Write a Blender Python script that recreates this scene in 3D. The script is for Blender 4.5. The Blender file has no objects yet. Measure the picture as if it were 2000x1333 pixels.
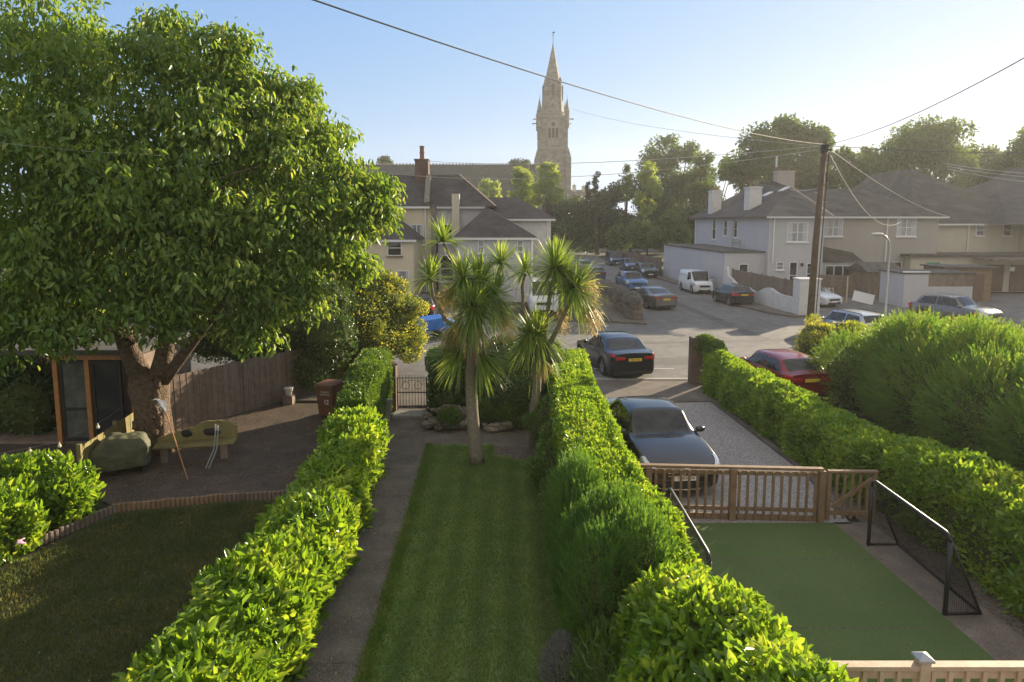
import bpy, math, random
import numpy as np
from mathutils import Vector, Matrix
random.seed(7); R=np.random.default_rng(11)
rad=math.radians
SC=bpy.context.scene; COL=SC.collection
# ---------------- camera
F=1300.; PX=1000.; PY=584.; PITCH=rad(6.7); HC=6.0
cd=bpy.data.cameras.new('camera'); cam=bpy.data.objects.new('camera',cd); COL.objects.link(cam)
cam.location=(0,0,HC); cam.rotation_euler=(rad(90)-PITCH,0,0)
cd.sensor_width=36; cd.sensor_fit='HORIZONTAL'; cd.lens=36*F/2000.; cd.shift_y=-(666.5-PY)/2000.; cd.clip_start=.1; cd.clip_end=3000
SC.camera=cam
def ray(x,y):
    a=(x-PX)/F; b=(PY-y)/F
    return (a, math.cos(PITCH)+b*math.sin(PITCH), -math.sin(PITCH)+b*math.cos(PITCH))
def g(x,y,z=0.):
    r=ray(x,y); t=(z-HC)/r[2]; return (r[0]*t, r[1]*t)
def d(x,y,Y):
    r=ray(x,y); t=Y/r[1]; return Vector((r[0]*t, Y, HC+r[2]*t))
# ---------------- world, sun
SUN_AZ=rad(43); SUN_EL=rad(14.2)
W=bpy.data.worlds.new('World'); SC.world=W; W.use_nodes=True
nt=W.node_tree; bg=nt.nodes['Background']
sky=nt.nodes.new('ShaderNodeTexSky'); sky.sky_type='NISHITA'; sky.sun_disc=False
sky.sun_elevation=SUN_EL; sky.sun_rotation=SUN_AZ; sky.air_density=1.0; sky.dust_density=.3; sky.ozone_density=3.; sky.altitude=50
# soft shoulder on the sky radiance (compresses its brightest part near the sun)
def vm(op,a,b):
    v=nt.nodes.new('ShaderNodeVectorMath'); v.operation=op
    for i,x in enumerate((a,b)):
        if isinstance(x,tuple): v.inputs[i].default_value=x
        else: nt.links.new(x,v.inputs[i])
    return v.outputs[0]
SK_T=(.70,.86,1.01); SK_K=(2.27,1.82,.63); SK_M=1/(.08*2**1.38)
q_=vm('DIVIDE',sky.outputs[0],vm('ADD',sky.outputs[0],SK_K)); q_=vm('MULTIPLY',q_,tuple(t*SK_M for t in SK_T))
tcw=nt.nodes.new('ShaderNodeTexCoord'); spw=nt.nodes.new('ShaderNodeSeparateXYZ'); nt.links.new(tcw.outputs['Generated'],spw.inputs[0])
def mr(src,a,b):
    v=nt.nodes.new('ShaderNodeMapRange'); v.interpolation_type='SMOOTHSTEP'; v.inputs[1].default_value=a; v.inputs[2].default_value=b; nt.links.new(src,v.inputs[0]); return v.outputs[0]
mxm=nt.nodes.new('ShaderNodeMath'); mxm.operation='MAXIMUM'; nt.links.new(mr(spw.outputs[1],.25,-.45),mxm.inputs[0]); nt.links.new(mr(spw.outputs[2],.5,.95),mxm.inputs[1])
mw=nt.nodes.new('ShaderNodeMix'); mw.data_type='RGBA'; nt.links.new(mxm.outputs[0],mw.inputs[0]); nt.links.new(q_,mw.inputs[6]); mw.inputs[7].default_value=(.80*SK_M,.78*SK_M,.76*SK_M,1)  # added pale fill in the unseen sky behind and overhead, lifts the shadows
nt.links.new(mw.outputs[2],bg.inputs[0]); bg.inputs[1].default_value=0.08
sl=bpy.data.lights.new('sun','SUN'); sl.energy=5.0; sl.angle=rad(.53); sl.color=(1,.84,.60)
so=bpy.data.objects.new('sun',sl); COL.objects.link(so)
sv=Vector((math.sin(SUN_AZ)*math.cos(SUN_EL),math.cos(SUN_AZ)*math.cos(SUN_EL),math.sin(SUN_EL)))
so.rotation_euler=sv.to_track_quat('Z','Y').to_euler(); so.location=(60,60,60)
SC.view_settings.view_transform='Standard'; SC.view_settings.look='None'; SC.view_settings.exposure=1.35; SC.view_settings.gamma=1
SC.cycles.max_bounces=6; SC.cycles.diffuse_bounces=3; SC.cycles.glossy_bounces=3; SC.cycles.transmission_bounces=4; SC.cycles.transparent_max_bounces=8; SC.cycles.volume_bounces=1
SC.cycles.use_denoising=True
# ---------------- helpers: materials
def mat(name,col,rough=.7,metal=0,spec=.5,coat=0,noise=None,bump=0,bscale=40,alpha=None):
    """noise=(scale, col2, detail)"""
    m=bpy.data.materials.new(name); m.use_nodes=True; n=m.node_tree; b=n.nodes['Principled BSDF']
    b.inputs['Base Color'].default_value=(*col,1); b.inputs['Roughness'].default_value=rough; b.inputs['Metallic'].default_value=metal
    b.inputs['Specular IOR Level'].default_value=spec; b.inputs['Coat Weight'].default_value=coat*.6; b.inputs['Coat Roughness'].default_value=.05
    if noise or bump:
        tc=n.nodes.new('ShaderNodeTexCoord')
    if noise:
        t=n.nodes.new('ShaderNodeTexNoise'); t.inputs['Scale'].default_value=noise[0]; t.inputs['Detail'].default_value=noise[2] if len(noise)>2 else 6
        t.inputs['Roughness'].default_value=.65
        n.links.new(tc.outputs['Object'],t.inputs['Vector'])
        r=n.nodes.new('ShaderNodeValToRGB'); r.color_ramp.elements[0].position=.35; r.color_ramp.elements[1].position=.65
        r.color_ramp.elements[0].color=(*col,1); r.color_ramp.elements[1].color=(*noise[1],1)
        n.links.new(t.outputs['Fac'],r.inputs[0]); n.links.new(r.outputs[0],b.inputs['Base Color'])
    if bump:
        t2=n.nodes.new('ShaderNodeTexNoise'); t2.inputs['Scale'].default_value=bscale; t2.inputs['Detail'].default_value=5
        n.links.new(tc.outputs['Object'],t2.inputs['Vector'])
        bp=n.nodes.new('ShaderNodeBump'); bp.inputs['Strength'].default_value=bump; bp.inputs['Distance'].default_value=.02
        n.links.new(t2.outputs['Fac'],bp.inputs['Height']); n.links.new(bp.outputs[0],b.inputs['Normal'])
    return m
def mat2(name,c1,c2,c3,s1,s2,rough=.9,bump=.4,bs=60,vor=None):
    """two scales of noise: large patches between c1,c2 and fine grain towards c3"""
    m=bpy.data.materials.new(name); m.use_nodes=True; n=m.node_tree; b=n.nodes['Principled BSDF']; L=n.links.new
    tc=n.nodes.new('ShaderNodeTexCoord')
    def nz(s,det=6,kind='ShaderNodeTexNoise'):
        t=n.nodes.new(kind); t.inputs['Scale'].default_value=s
        if kind=='ShaderNodeTexNoise': t.inputs['Detail'].default_value=det
        L(tc.outputs['Object'],t.inputs['Vector']); return t
    a=nz(s1); r=n.nodes.new('ShaderNodeValToRGB'); r.color_ramp.elements[0].position=.38; r.color_ramp.elements[1].position=.62
    r.color_ramp.elements[0].color=(*c1,1); r.color_ramp.elements[1].color=(*c2,1); L(a.outputs['Fac'],r.inputs[0])
    mx=n.nodes.new('ShaderNodeMix'); mx.data_type='RGBA'
    if vor:
        v=nz(vor,kind='ShaderNodeTexVoronoi'); rr=n.nodes.new('ShaderNodeValToRGB'); L(v.outputs['Color'],rr.inputs[0])
        rr.color_ramp.elements[0].position=.2; rr.color_ramp.elements[1].position=.8
        rr.color_ramp.elements[0].color=(0,0,0,1); rr.color_ramp.elements[1].color=(1,1,1,1)
        L(rr.outputs[0],mx.inputs[0]); hs=v.outputs['Distance']
    else:
        f=nz(s2,8); rr=n.nodes.new('ShaderNodeValToRGB'); L(f.outputs['Fac'],rr.inputs[0])
        rr.color_ramp.elements[0].position=.42; rr.color_ramp.elements[1].position=.62
        L(rr.outputs[0],mx.inputs[0]); hs=f.outputs['Fac']
    L(r.outputs[0],mx.inputs[6]); mx.inputs[7].default_value=(*c3,1); L(mx.outputs[2],b.inputs['Base Color'])
    b.inputs['Roughness'].default_value=rough; b.inputs['Specular IOR Level'].default_value=.3
    bp=n.nodes.new('ShaderNodeBump'); bp.inputs['Strength'].default_value=bump; bp.inputs['Distance'].default_value=.02
    L(hs,bp.inputs['Height']); L(bp.outputs[0],b.inputs['Normal'])
    return m
def leafmat(name,c1,c2,c3,tr=.38,rough=.42,tcol=None,spec=.5,gain=1.6):
    c1,c2,c3=[tuple(min(.8,x*gain) for x in c) for c in(c1,c2,c3)]
    m=bpy.data.materials.new(name); m.use_nodes=True; n=m.node_tree; b=n.nodes['Principled BSDF']; L=n.links.new
    geo=n.nodes.new('ShaderNodeNewGeometry'); r=n.nodes.new('ShaderNodeValToRGB')
    e=r.color_ramp.elements; e[0].position=0; e[0].color=(*c1,1); e[1].position=1; e[1].color=(*c3,1); k=e.new(.6); k.color=(*c2,1)
    tc=n.nodes.new('ShaderNodeTexCoord'); nz=n.nodes.new('ShaderNodeTexNoise'); nz.inputs['Scale'].default_value=1.6; nz.inputs['Detail'].default_value=3; L(tc.outputs['Object'],nz.inputs[0])
    ma=n.nodes.new('ShaderNodeMath'); ma.operation='MULTIPLY_ADD'; ma.use_clamp=True; ma.inputs[1].default_value=.62; L(geo.outputs['Random Per Island'],ma.inputs[0])
    mb_=n.nodes.new('ShaderNodeMapRange'); mb_.inputs[1].default_value=.36; mb_.inputs[2].default_value=.66; mb_.inputs[3].default_value=0; mb_.inputs[4].default_value=.45; L(nz.outputs[0],mb_.inputs[0]); L(mb_.outputs[0],ma.inputs[2])
    L(ma.outputs[0],r.inputs[0]); L(r.outputs[0],b.inputs['Base Color'])
    b.inputs['Roughness'].default_value=rough; b.inputs['Specular IOR Level'].default_value=spec
    t=n.nodes.new('ShaderNodeBsdfTranslucent'); mu=n.nodes.new('ShaderNodeMix'); mu.data_type='RGBA'; mu.blend_type='MULTIPLY'; mu.inputs[0].default_value=1
    L(r.outputs[0],mu.inputs[6]); mu.inputs[7].default_value=(*(tcol or (2.9,2.5,1.2)),1); L(mu.outputs[2],t.inputs[0])
    ms=n.nodes.new('ShaderNodeMixShader'); ms.inputs[0].default_value=tr
    L(b.outputs[0],ms.inputs[1]); L(t.outputs[0],ms.inputs[2]); L(ms.outputs[0],n.nodes['Material Output'].inputs[0])
    return m
def glassmat(name,col=(.02,.025,.03),rough=.04):
    m=mat(name,col,rough,0,.9); return m
def brickmat(name,c1,c2,mortar,scale,bw=.5,rh=.25,rough=.85,bump=.5,swap=False,off=.5):
    m=bpy.data.materials.new(name); m.use_nodes=True; n=m.node_tree; b=n.nodes['Principled BSDF']; L=n.links.new
    tc=n.nodes.new('ShaderNodeTexCoord'); sp=n.nodes.new('ShaderNodeSeparateXYZ'); L(tc.outputs['Object'],sp.inputs[0])
    ad=n.nodes.new('ShaderNodeMath'); ad.operation='ADD'; L(sp.outputs[0],ad.inputs[0]); L(sp.outputs[1],ad.inputs[1])
    cb=n.nodes.new('ShaderNodeCombineXYZ'); L(ad.outputs[0],cb.inputs[0]); L(sp.outputs[2],cb.inputs[1])
    t=n.nodes.new('ShaderNodeTexBrick'); L(cb.outputs[0],t.inputs['Vector']); t.inputs['Scale'].default_value=scale
    t.inputs['Brick Width'].default_value=bw; t.inputs['Row Height'].default_value=rh; t.inputs['Mortar Size'].default_value=.012; t.offset=off
    t.inputs['Color1'].default_value=(*c1,1); t.inputs['Color2'].default_value=(*c2,1); t.inputs['Mortar'].default_value=(*mortar,1)
    nz=n.nodes.new('ShaderNodeTexNoise'); nz.inputs['Scale'].default_value=.9; nz.inputs['Detail'].default_value=8; L(tc.outputs['Object'],nz.inputs[0])
    mr=n.nodes.new('ShaderNodeMapRange'); mr.inputs[1].default_value=.3; mr.inputs[2].default_value=.7; mr.inputs[3].default_value=.62; mr.inputs[4].default_value=1.3; L(nz.outputs[0],mr.inputs[0])
    mx=n.nodes.new('ShaderNodeMix'); mx.data_type='RGBA'; mx.blend_type='MULTIPLY'; mx.inputs[0].default_value=1
    L(t.outputs['Color'],mx.inputs[6]); L(mr.outputs[0],mx.inputs[7]); L(mx.outputs[2],b.inputs['Base Color'])
    b.inputs['Roughness'].default_value=rough; b.inputs['Specular IOR Level'].default_value=.3
    bp=n.nodes.new('ShaderNodeBump'); bp.inputs['Strength'].default_value=bump; bp.inputs['Distance'].default_value=.01; bp.invert=True
    L(t.outputs['Fac'],bp.inputs['Height']); L(bp.outputs[0],b.inputs['Normal'])
    return m
M={}
M['asphalt']=mat2('asphalt',(.115,.11,.108),(.16,.152,.145),(.21,.20,.19),.35,55,.9,.5)
M['pavement']=mat2('pavement',(.15,.125,.10),(.21,.18,.15),(.12,.10,.085),.7,40,.9,.4)
M['kerb']=mat('kerbstone',(.33,.31,.28),.85,noise=(9,(.22,.21,.19)),bump=.3)
M['paint_line']=mat('road_paint',(.62,.6,.55),.8,noise=(14,(.25,.24,.22)))
M['ground']=mat2('earth',(.045,.05,.02),(.07,.06,.035),(.03,.04,.015),.8,30,1,.5)
M['lawn']=mat2('lawn_turf',(.075,.135,.03),(.135,.18,.055),(.065,.095,.03),1.5,60,1,.6)
M['rough_lawn_shaded']=mat2('rough_grass_shaded',(.045,.065,.022),(.085,.085,.04),(.04,.045,.02),1.3,50,1,.6)  # darker and browner than the front lawn: garden shade painted into the colour
M['turf']=mat2('artificial_turf',(.095,.145,.042),(.125,.175,.055),(.07,.105,.036),.7,90,1,.5)
M['gravel']=mat2('gravel',(.20,.185,.18),(.25,.23,.22),(.42,.39,.375),.6,60,.9,1.0,vor=34)
M['patio']=mat2('paving_slab',(.20,.16,.13),(.25,.205,.17),(.15,.12,.10),1.1,60,.85,.3)
M['path']=mat2('path_tarmac',(.085,.072,.062),(.13,.11,.095),(.19,.165,.14),1.3,45,.95,.6)
M['soil']=mat2('bark_soil',(.06,.045,.035),(.10,.08,.062),(.17,.14,.11),2.,25,1,1.,vor=24)
M['membrane']=mat2('weed_membrane',(.055,.042,.032),(.10,.072,.052),(.13,.095,.07),1.0,20,.8,.4)
M['wood']=mat('fence_timber',(.19,.115,.06),.75,noise=(6,(.27,.18,.11),8),bump=.3,bscale=30)
M['wood_pale']=mat('pale_timber',(.42,.30,.19),.7,noise=(7,(.52,.40,.28),8),bump=.2)
M['wood_green']=mat('mossy_timber',(.19,.17,.06),.85,noise=(5,(.27,.22,.09),8),bump=.4)
M['wood_grey']=mat('weathered_timber',(.17,.125,.095),.85,noise=(5,(.25,.19,.15),8),bump=.4)
M['wood_orange']=mat('oiled_timber',(.36,.15,.035),.5,noise=(7,(.46,.22,.07),8),bump=.2)
M['bark']=mat('bark',(.075,.05,.032),.95,noise=(11,(.23,.16,.105),10),bump=1.,bscale=26)
M['bark'].node_tree.nodes['Bump'].inputs['Distance'].default_value=.08
M['bark_grey']=mat('palm_bark',(.17,.14,.105),.95,noise=(16,(.28,.235,.18),10),bump=.9,bscale=45)
M['bark_dark']=mat('dark_bark',(.06,.05,.035),.95,noise=(4,(.10,.08,.06),8),bump=.7)
M['core']=mat('inner_twigs',(.045,.06,.018),1,0,.1,noise=(14,(.085,.10,.03),8),bump=1.,bscale=30)
M['render_grey']=mat('grey_pebbledash',(.46,.46,.48),.95,noise=(45,(.56,.555,.575),10),bump=.8,bscale=70)
M['render_cream']=mat('cream_render',(.60,.53,.38),.95,noise=(30,(.70,.63,.47),10),bump=.6,bscale=60)
M['render_white']=mat('white_render',(.58,.57,.55),.9,noise=(3,(.68,.67,.65),10),bump=.4,bscale=60)
M['render_brown']=mat('brown_pebbledash',(.34,.315,.29),.95,noise=(40,(.44,.41,.375),10),bump=.8,bscale=70)
M['render_yellow']=mat('yellowed_render',(.52,.48,.38),.95,noise=(20,(.60,.56,.45),10),bump=.6,bscale=60)
M['upvc']=mat('white_window_frame',(.74,.74,.74),.35)
def stain(m,amt=.22):
    n=m.node_tree; b=n.nodes['Principled BSDF']; L=n.links.new; src=b.inputs['Base Color'].links[0].from_socket; tc=n.nodes.new('ShaderNodeTexCoord'); mp=n.nodes.new('ShaderNodeMapping'); mp.inputs['Scale'].default_value=(1.3,1.3,.22); L(tc.outputs['Object'],mp.inputs[0])
    t=n.nodes.new('ShaderNodeTexNoise'); t.inputs['Scale'].default_value=1.4; t.inputs['Detail'].default_value=7; t.inputs['Roughness'].default_value=.6; L(mp.outputs[0],t.inputs[0])
    q=n.nodes.new('ShaderNodeMapRange'); q.inputs[1].default_value=.35; q.inputs[2].default_value=.65; q.inputs[3].default_value=1-amt*1.4; q.inputs[4].default_value=1+amt*.4; L(t.outputs[0],q.inputs[0])
    x=n.nodes.new('ShaderNodeMix'); x.data_type='RGBA'; x.blend_type='MULTIPLY'; x.inputs[0].default_value=1; L(src,x.inputs[6]); L(q.outputs[0],x.inputs[7]); L(x.outputs[2],b.inputs['Base Color'])
M['brick']=brickmat('red_brick',(.15,.075,.055),(.11,.055,.042),(.18,.16,.14),1.,.23,.075)
M['brick_sill']=mat('brick_sill',(.20,.10,.07),.85,noise=(12,(.27,.15,.11)))
M['stone']=brickmat('church_stone',(.25,.235,.205),(.18,.168,.145),(.13,.12,.105),1.,.9,.42)
M['stone_pale']=mat('dressed_stone',(.32,.30,.26),.9,noise=(2,(.24,.225,.195)))
M['slate']=brickmat('slate_tiles',(.085,.07,.065),(.06,.052,.052),(.035,.03,.03),1.,.34,.17,.7,.5)
M['slate_brown']=brickmat('brown_roof_tiles',(.088,.076,.070),(.062,.054,.05),(.035,.03,.026),1.,.34,.19,.8,.5)
M['slate_church']=brickmat('church_roof_slates',(.045,.05,.044),(.035,.04,.035),(.05,.05,.045),1.,.6,.35,.8,.4)
M['ridge']=mat('ridge_tiles',(.22,.16,.12),.85,noise=(4,(.32,.27,.22)))
M['coping_lichen']=mat('lichened_coping',(.13,.12,.10),.95,noise=(3,(.24,.22,.18),8),bump=.5)
M['lead']=mat('pale_flashing',(.38,.38,.37),.6)
M['felt']=mat('roof_felt',(.075,.07,.065),.95,noise=(2,(.12,.11,.10)))
M['glass']=glassmat('window_glass')
M['louvre_dark']=mat('dark_louvre',(.035,.03,.028),.9)
M['curtain']=mat('net_curtain',(.45,.46,.5),.9,noise=(6,(.6,.6,.62)))
M['glass_curtained']=mat('curtained_glass',(.16,.17,.18),.08,0,.8,noise=(5,(.34,.34,.35)))  # paler mottled pane colour for windows with net curtains
M['room_glass']=mat('garden_room_glass',(.05,.055,.05),.1,0,.8,noise=(2,(.14,.15,.13)))
M['black']=mat('black_plastic',(.018,.018,.019),.45)
M['net']=mat('dark_netting',(.02,.02,.02),1,0,0)
M['tyre']=mat('tyre_rubber',(.022,.022,.022),.85)
M['alloy']=mat('alloy_wheel',(.42,.42,.43),.3,.9)
M['chrome']=mat('chrome_trim',(.75,.75,.75),.12,1)
M['carglass']=mat('car_glass',(.008,.010,.012),.02,0,.5,noise=(2.2,(.03,.034,.036),2))  # paler noise in the glass colour imitates streaky reflections
M['lamp_clear']=mat('headlamp_lens',(.55,.56,.58),.08,.5,.9)
M['lamp_red']=mat('tail_lamp_lens',(.42,.012,.01),.1,0,.8)
M['orange']=mat('amber_lens',(.85,.25,.02),.2)
M['plate_y']=mat('yellow_plate',(.78,.55,.04),.45)
M['plate_w']=mat('white_plate',(.78,.78,.74),.45)
M['ink']=mat('black_lettering',(.01,.01,.01),.6)
M['white_ink']=mat('white_lettering',(.75,.74,.70),.6)
M['iron']=mat('wrought_iron',(.045,.04,.04),.6,.3)
M['steel']=mat('galvanised_steel',(.42,.42,.41),.45,.7)
M['pole']=mat('creosoted_pole',(.085,.052,.036),.8,noise=(5,(.14,.09,.062),8),bump=.4)
M['wire']=mat('cable',(.06,.06,.06),.6)
M['wire_pale']=mat('pale_cable',(.45,.42,.36),.5)
M['bin']=mat('brown_bin_plastic',(.145,.065,.038),.45,noise=(3,(.19,.09,.055)))
M['tarp_green']=mat('olive_cover',(.06,.065,.035),.7,noise=(4,(.11,.11,.06)),bump=.4,bscale=8)
M['tarp_blue']=mat('blue_tarpaulin',(.02,.13,.48),.5,noise=(4,(.04,.2,.6)),bump=.5,bscale=6)
M['fabric_grey']=mat('grey_cover',(.16,.17,.19),.9,noise=(7,(.25,.26,.28)),bump=.6,bscale=14)
M['pot']=mat('white_pot',(.6,.58,.54),.6)
M['sign_green']=mat('green_sheet',(.05,.28,.14),.6)
M['garage']=mat('garage_door',(.13,.075,.05),.6,noise=(3,(.17,.10,.07)))
M['flower']=mat('pink_petals',(.75,.45,.6),.7)
M['bulb']=mat('bulb_glass',(.7,.66,.5),.1)
M['stonewall']=brickmat('rubble_stone',(.24,.20,.165),(.15,.125,.105),(.10,.085,.07),1.,.34,.17,.95,1.)
LG=leafmat
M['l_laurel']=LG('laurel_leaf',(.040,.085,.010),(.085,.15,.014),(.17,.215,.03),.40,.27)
M['l_laurel_dk']=LG('dark_laurel_leaf',(.035,.075,.012),(.05,.095,.014),(.085,.13,.02),.3,.33)  # darker leaf green for the clipped hedge, ivy, ferns and small shrubs
M['l_privet']=LG('privet_leaf',(.075,.12,.018),(.12,.15,.02),(.27,.24,.03),.4,.4)
M['l_cherry']=LG('cherry_leaf',(.045,.085,.014),(.072,.125,.02),(.165,.195,.045),.38,.40)
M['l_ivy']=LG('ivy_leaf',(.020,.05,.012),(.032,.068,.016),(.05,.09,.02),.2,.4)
M['l_conifer']=LG('conifer_spray',(.035,.085,.016),(.055,.115,.02),(.085,.15,.025),.3,.6)
M['l_cypress']=LG('cypress_frond',(.05,.11,.018),(.075,.14,.022),(.12,.12,.04),.35,.6)
M['l_yellow']=LG('variegated_leaf',(.045,.075,.016),(.085,.11,.02),(.25,.235,.04),.42,.35)
M['l_palm']=LG('palm_leaf',(.055,.09,.024),(.09,.14,.03),(.17,.22,.055),.42,.4)
M['l_dead']=LG('dead_palm_leaf',(.14,.095,.05),(.20,.14,.075),(.28,.2,.11),.3,.7,(1.6,1.5,1.2))
M['l_panicle']=LG('seed_panicle',(.28,.22,.10),(.36,.29,.14),(.42,.35,.18),.35,.7,(1.6,1.5,1.2))
M['l_bg']=LG('oak_leaf',(.03,.058,.014),(.045,.078,.018),(.07,.10,.024),.34,.5)
M['l_bgd']=LG('dark_holly_leaf',(.02,.038,.013),(.03,.05,.016),(.045,.066,.02),.25,.5)
M['l_birch']=LG('birch_leaf',(.085,.13,.03),(.12,.17,.035),(.17,.21,.05),.45,.5)
M['l_lav']=LG('lavender_sprig',(.10,.10,.085),(.15,.14,.13),(.20,.18,.19),.25,.8,(1.5,1.5,1.5))
M['blade_shaded']=LG('rough_blade_shaded',(.035,.055,.014),(.055,.07,.02),(.12,.10,.04),.35,.6)  # blades for the back lawn, its shade put into their darker colour
M['blade']=LG('grass_blade',(.055,.10,.02),(.08,.13,.026),(.15,.17,.05),.35,.6)
for k_ in('render_grey','render_cream','render_white','render_brown','render_yellow','felt','wood_grey','wood_green','pavement','path','asphalt','patio','membrane'): stain(M[k_],.035 if 'render' in k_ else .2)
# ---------------- helpers: objects
def tag(o,label=None,cat=None,group=None,kind=None):
    if label: o['label']=label
    if cat: o['category']=cat
    if group: o['group']=group
    if kind: o['kind']=kind
    return o
def thing(name,label,cat,loc=(0,0,0),rz=0,group=None):
    o=bpy.data.objects.new(name,None); COL.objects.link(o); o.location=loc; o.rotation_euler=(0,0,rz); o.empty_display_size=.2
    return tag(o,label,cat,group)
class MB:
    def __init__(s): s.v=[]; s.f=[]; s.mi=[]; s.cur=0
    def add(s,vs,fs):
        k=len(s.v); s.v+= [tuple(x) for x in vs]; s.f+=[tuple(i+k for i in f) for f in fs]; s.mi+=[s.cur]*len(fs); return s
    def box(s,x0,x1,y0,y1,z0,z1):
        return s.add([(x0,y0,z0),(x1,y0,z0),(x1,y1,z0),(x0,y1,z0),(x0,y0,z1),(x1,y0,z1),(x1,y1,z1),(x0,y1,z1)],
         [(0,3,2,1),(4,5,6,7),(0,1,5,4),(1,2,6,5),(2,3,7,6),(3,0,4,7)])
    def obox(s,c,u,v,w):  # oriented box: centre and three half-axis vectors
        c,u,v,w=map(Vector,(c,u,v,w)); P=[]
        for sz in(-1,1):
            for sx,sy in((-1,-1),(1,-1),(1,1),(-1,1)): P.append(c+u*sx+v*sy+w*sz)
        return s.add(P,[(0,3,2,1),(4,5,6,7),(0,1,5,4),(1,2,6,5),(2,3,7,6),(3,0,4,7)])
    def bar(s,a,b,w,h=None,up=(0,0,1)):
        a,b=Vector(a),Vector(b); h=h or w; dd=b-a; L=dd.length; dd=dd/L; upv=Vector(up)
        if abs(dd.dot(upv))>.98: upv=Vector((0,1,0))
        sd=dd.cross(upv).normalized(); u2=sd.cross(dd)
        return s.obox((a+b)/2,dd*L/2,sd*w/2,u2*h/2)
    def tube(s,pts,rs,n=8,cap=True):
        pts=[Vector(p) for p in pts]
        if not hasattr(rs,'__len__'): rs=[rs]*len(pts)
        k=len(s.v); prev=None
        for i,p in enumerate(pts):
            t=(pts[min(i+1,len(pts)-1)]-pts[max(i-1,0)]).normalized()
            if prev is None: a=t.orthogonal().normalized()
            else: a=(prev-t*prev.dot(t)).normalized()
            prev=a; b=t.cross(a)
            for j in range(n):
                th=2*math.pi*j/n; s.v.append(tuple(p+(a*math.cos(th)+b*math.sin(th))*rs[i]))
        for i in range(len(pts)-1):
            for j in range(n):
                s.f.append((k+i*n+j,k+i*n+(j+1)%n,k+(i+1)*n+(j+1)%n,k+(i+1)*n+j)); s.mi.append(s.cur)
        if cap:
            s.f.append(tuple(k+j for j in reversed(range(n)))); s.mi.append(s.cur)
            e=k+(len(pts)-1)*n; s.f.append(tuple(e+j for j in range(n))); s.mi.append(s.cur)
        return s
    def lathe(s,prof,n=16,c=(0,0,0)):
        k=len(s.v)
        for r,z in prof:
            for j in range(n):
                th=2*math.pi*j/n; s.v.append((c[0]+r*math.cos(th),c[1]+r*math.sin(th),c[2]+z))
        for i in range(len(prof)-1):
            for j in range(n):
                s.f.append((k+i*n+j,k+i*n+(j+1)%n,k+(i+1)*n+(j+1)%n,k+(i+1)*n+j)); s.mi.append(s.cur)
        s.f.append(tuple(k+j for j in reversed(range(n)))); s.mi.append(s.cur)
        e=k+(len(prof)-1)*n; s.f.append(tuple(e+j for j in range(n))); s.mi.append(s.cur)
        return s
    def poly(s,pts,z0,z1):
        n=len(pts); P=[(x,y,z0) for x,y in pts]+[(x,y,z1) for x,y in pts]
        return s.add(P,[tuple(range(n-1,-1,-1)),tuple(range(n,2*n))]+[(i,(i+1)%n,n+(i+1)%n,n+i) for i in range(n)])
    def sheet(s,pts,z): return s.add([(x,y,z) for x,y in pts],[tuple(range(len(pts)))])
    def prismx(s,prof,y0,y1):   # profile in (x,z) extruded along y
        n=len(prof); P=[(x,y0,z) for x,z in prof]+[(x,y1,z) for x,z in prof]
        return s.add(P,[tuple(range(n)),tuple(range(2*n-1,n-1,-1))]+[(i,n+i,n+(i+1)%n,(i+1)%n) for i in range(n)])
    def blob(s,c,r,n=10,m=7,noise=.15,seed=0):
        rr=random.Random(seed); k=len(s.v)
        for i in range(m+1):
            ph=math.pi*i/m
            for j in range(n):
                th=2*math.pi*j/n; q=1+rr.uniform(-noise,noise)
                s.v.append((c[0]+r[0]*q*math.sin(ph)*math.cos(th),c[1]+r[1]*q*math.sin(ph)*math.sin(th),c[2]+r[2]*q*math.cos(ph)))
        for i in range(m):
            for j in range(n): s.f.append((k+i*n+j,k+(i+1)*n+j,k+(i+1)*n+(j+1)%n,k+i*n+(j+1)%n)); s.mi.append(s.cur)
        return s
    def build(s,name,m,parent=None,smooth=False,bevel=0,shift=None):
        me=bpy.data.meshes.new(name); vs=s.v if shift is None else [(a-shift[0],b-shift[1],c-shift[2]) for a,b,c in s.v]
        me.from_pydata(vs,[],s.f)
        ms=m if isinstance(m,(list,tuple)) else [m]
        for q in ms: me.materials.append(M[q] if isinstance(q,str) else q)
        if len(ms)>1: me.polygons.foreach_set('material_index',s.mi)
        if smooth: me.polygons.foreach_set('use_smooth',[True]*len(me.polygons))
        me.update(); o=bpy.data.objects.new(name,me); COL.objects.link(o)
        if parent: o.parent=parent
        if bevel:
            b=o.modifiers.new('b','BEVEL'); b.width=bevel; b.segments=2; b.limit_method='ANGLE'
        return o
def copy_tree(o,parent=None):
    c=o.copy(); COL.objects.link(c)
    if parent: c.parent=parent
    for ch in [x for x in bpy.data.objects if x.parent==o]: copy_tree(ch,c)
    return c
def text_mesh(txt,size,name,m,parent,loc,rot,xscale=1,align='CENTER',ext=.001,bold=0):
    cu=bpy.data.curves.new('t','FONT'); cu.body=txt; cu.size=size; cu.align_x=align; cu.align_y='CENTER'; cu.extrude=ext; cu.offset=bold
    o=bpy.data.objects.new('t',cu); COL.objects.link(o)
    me=bpy.data.meshes.new_from_object(o); bpy.data.objects.remove(o); me.materials.clear(); me.materials.append(M[m])
    q=bpy.data.objects.new(name,me); COL.objects.link(q); q.parent=parent; q.location=loc; q.rotation_euler=rot; q.scale=(xscale,1,1); return q
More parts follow.
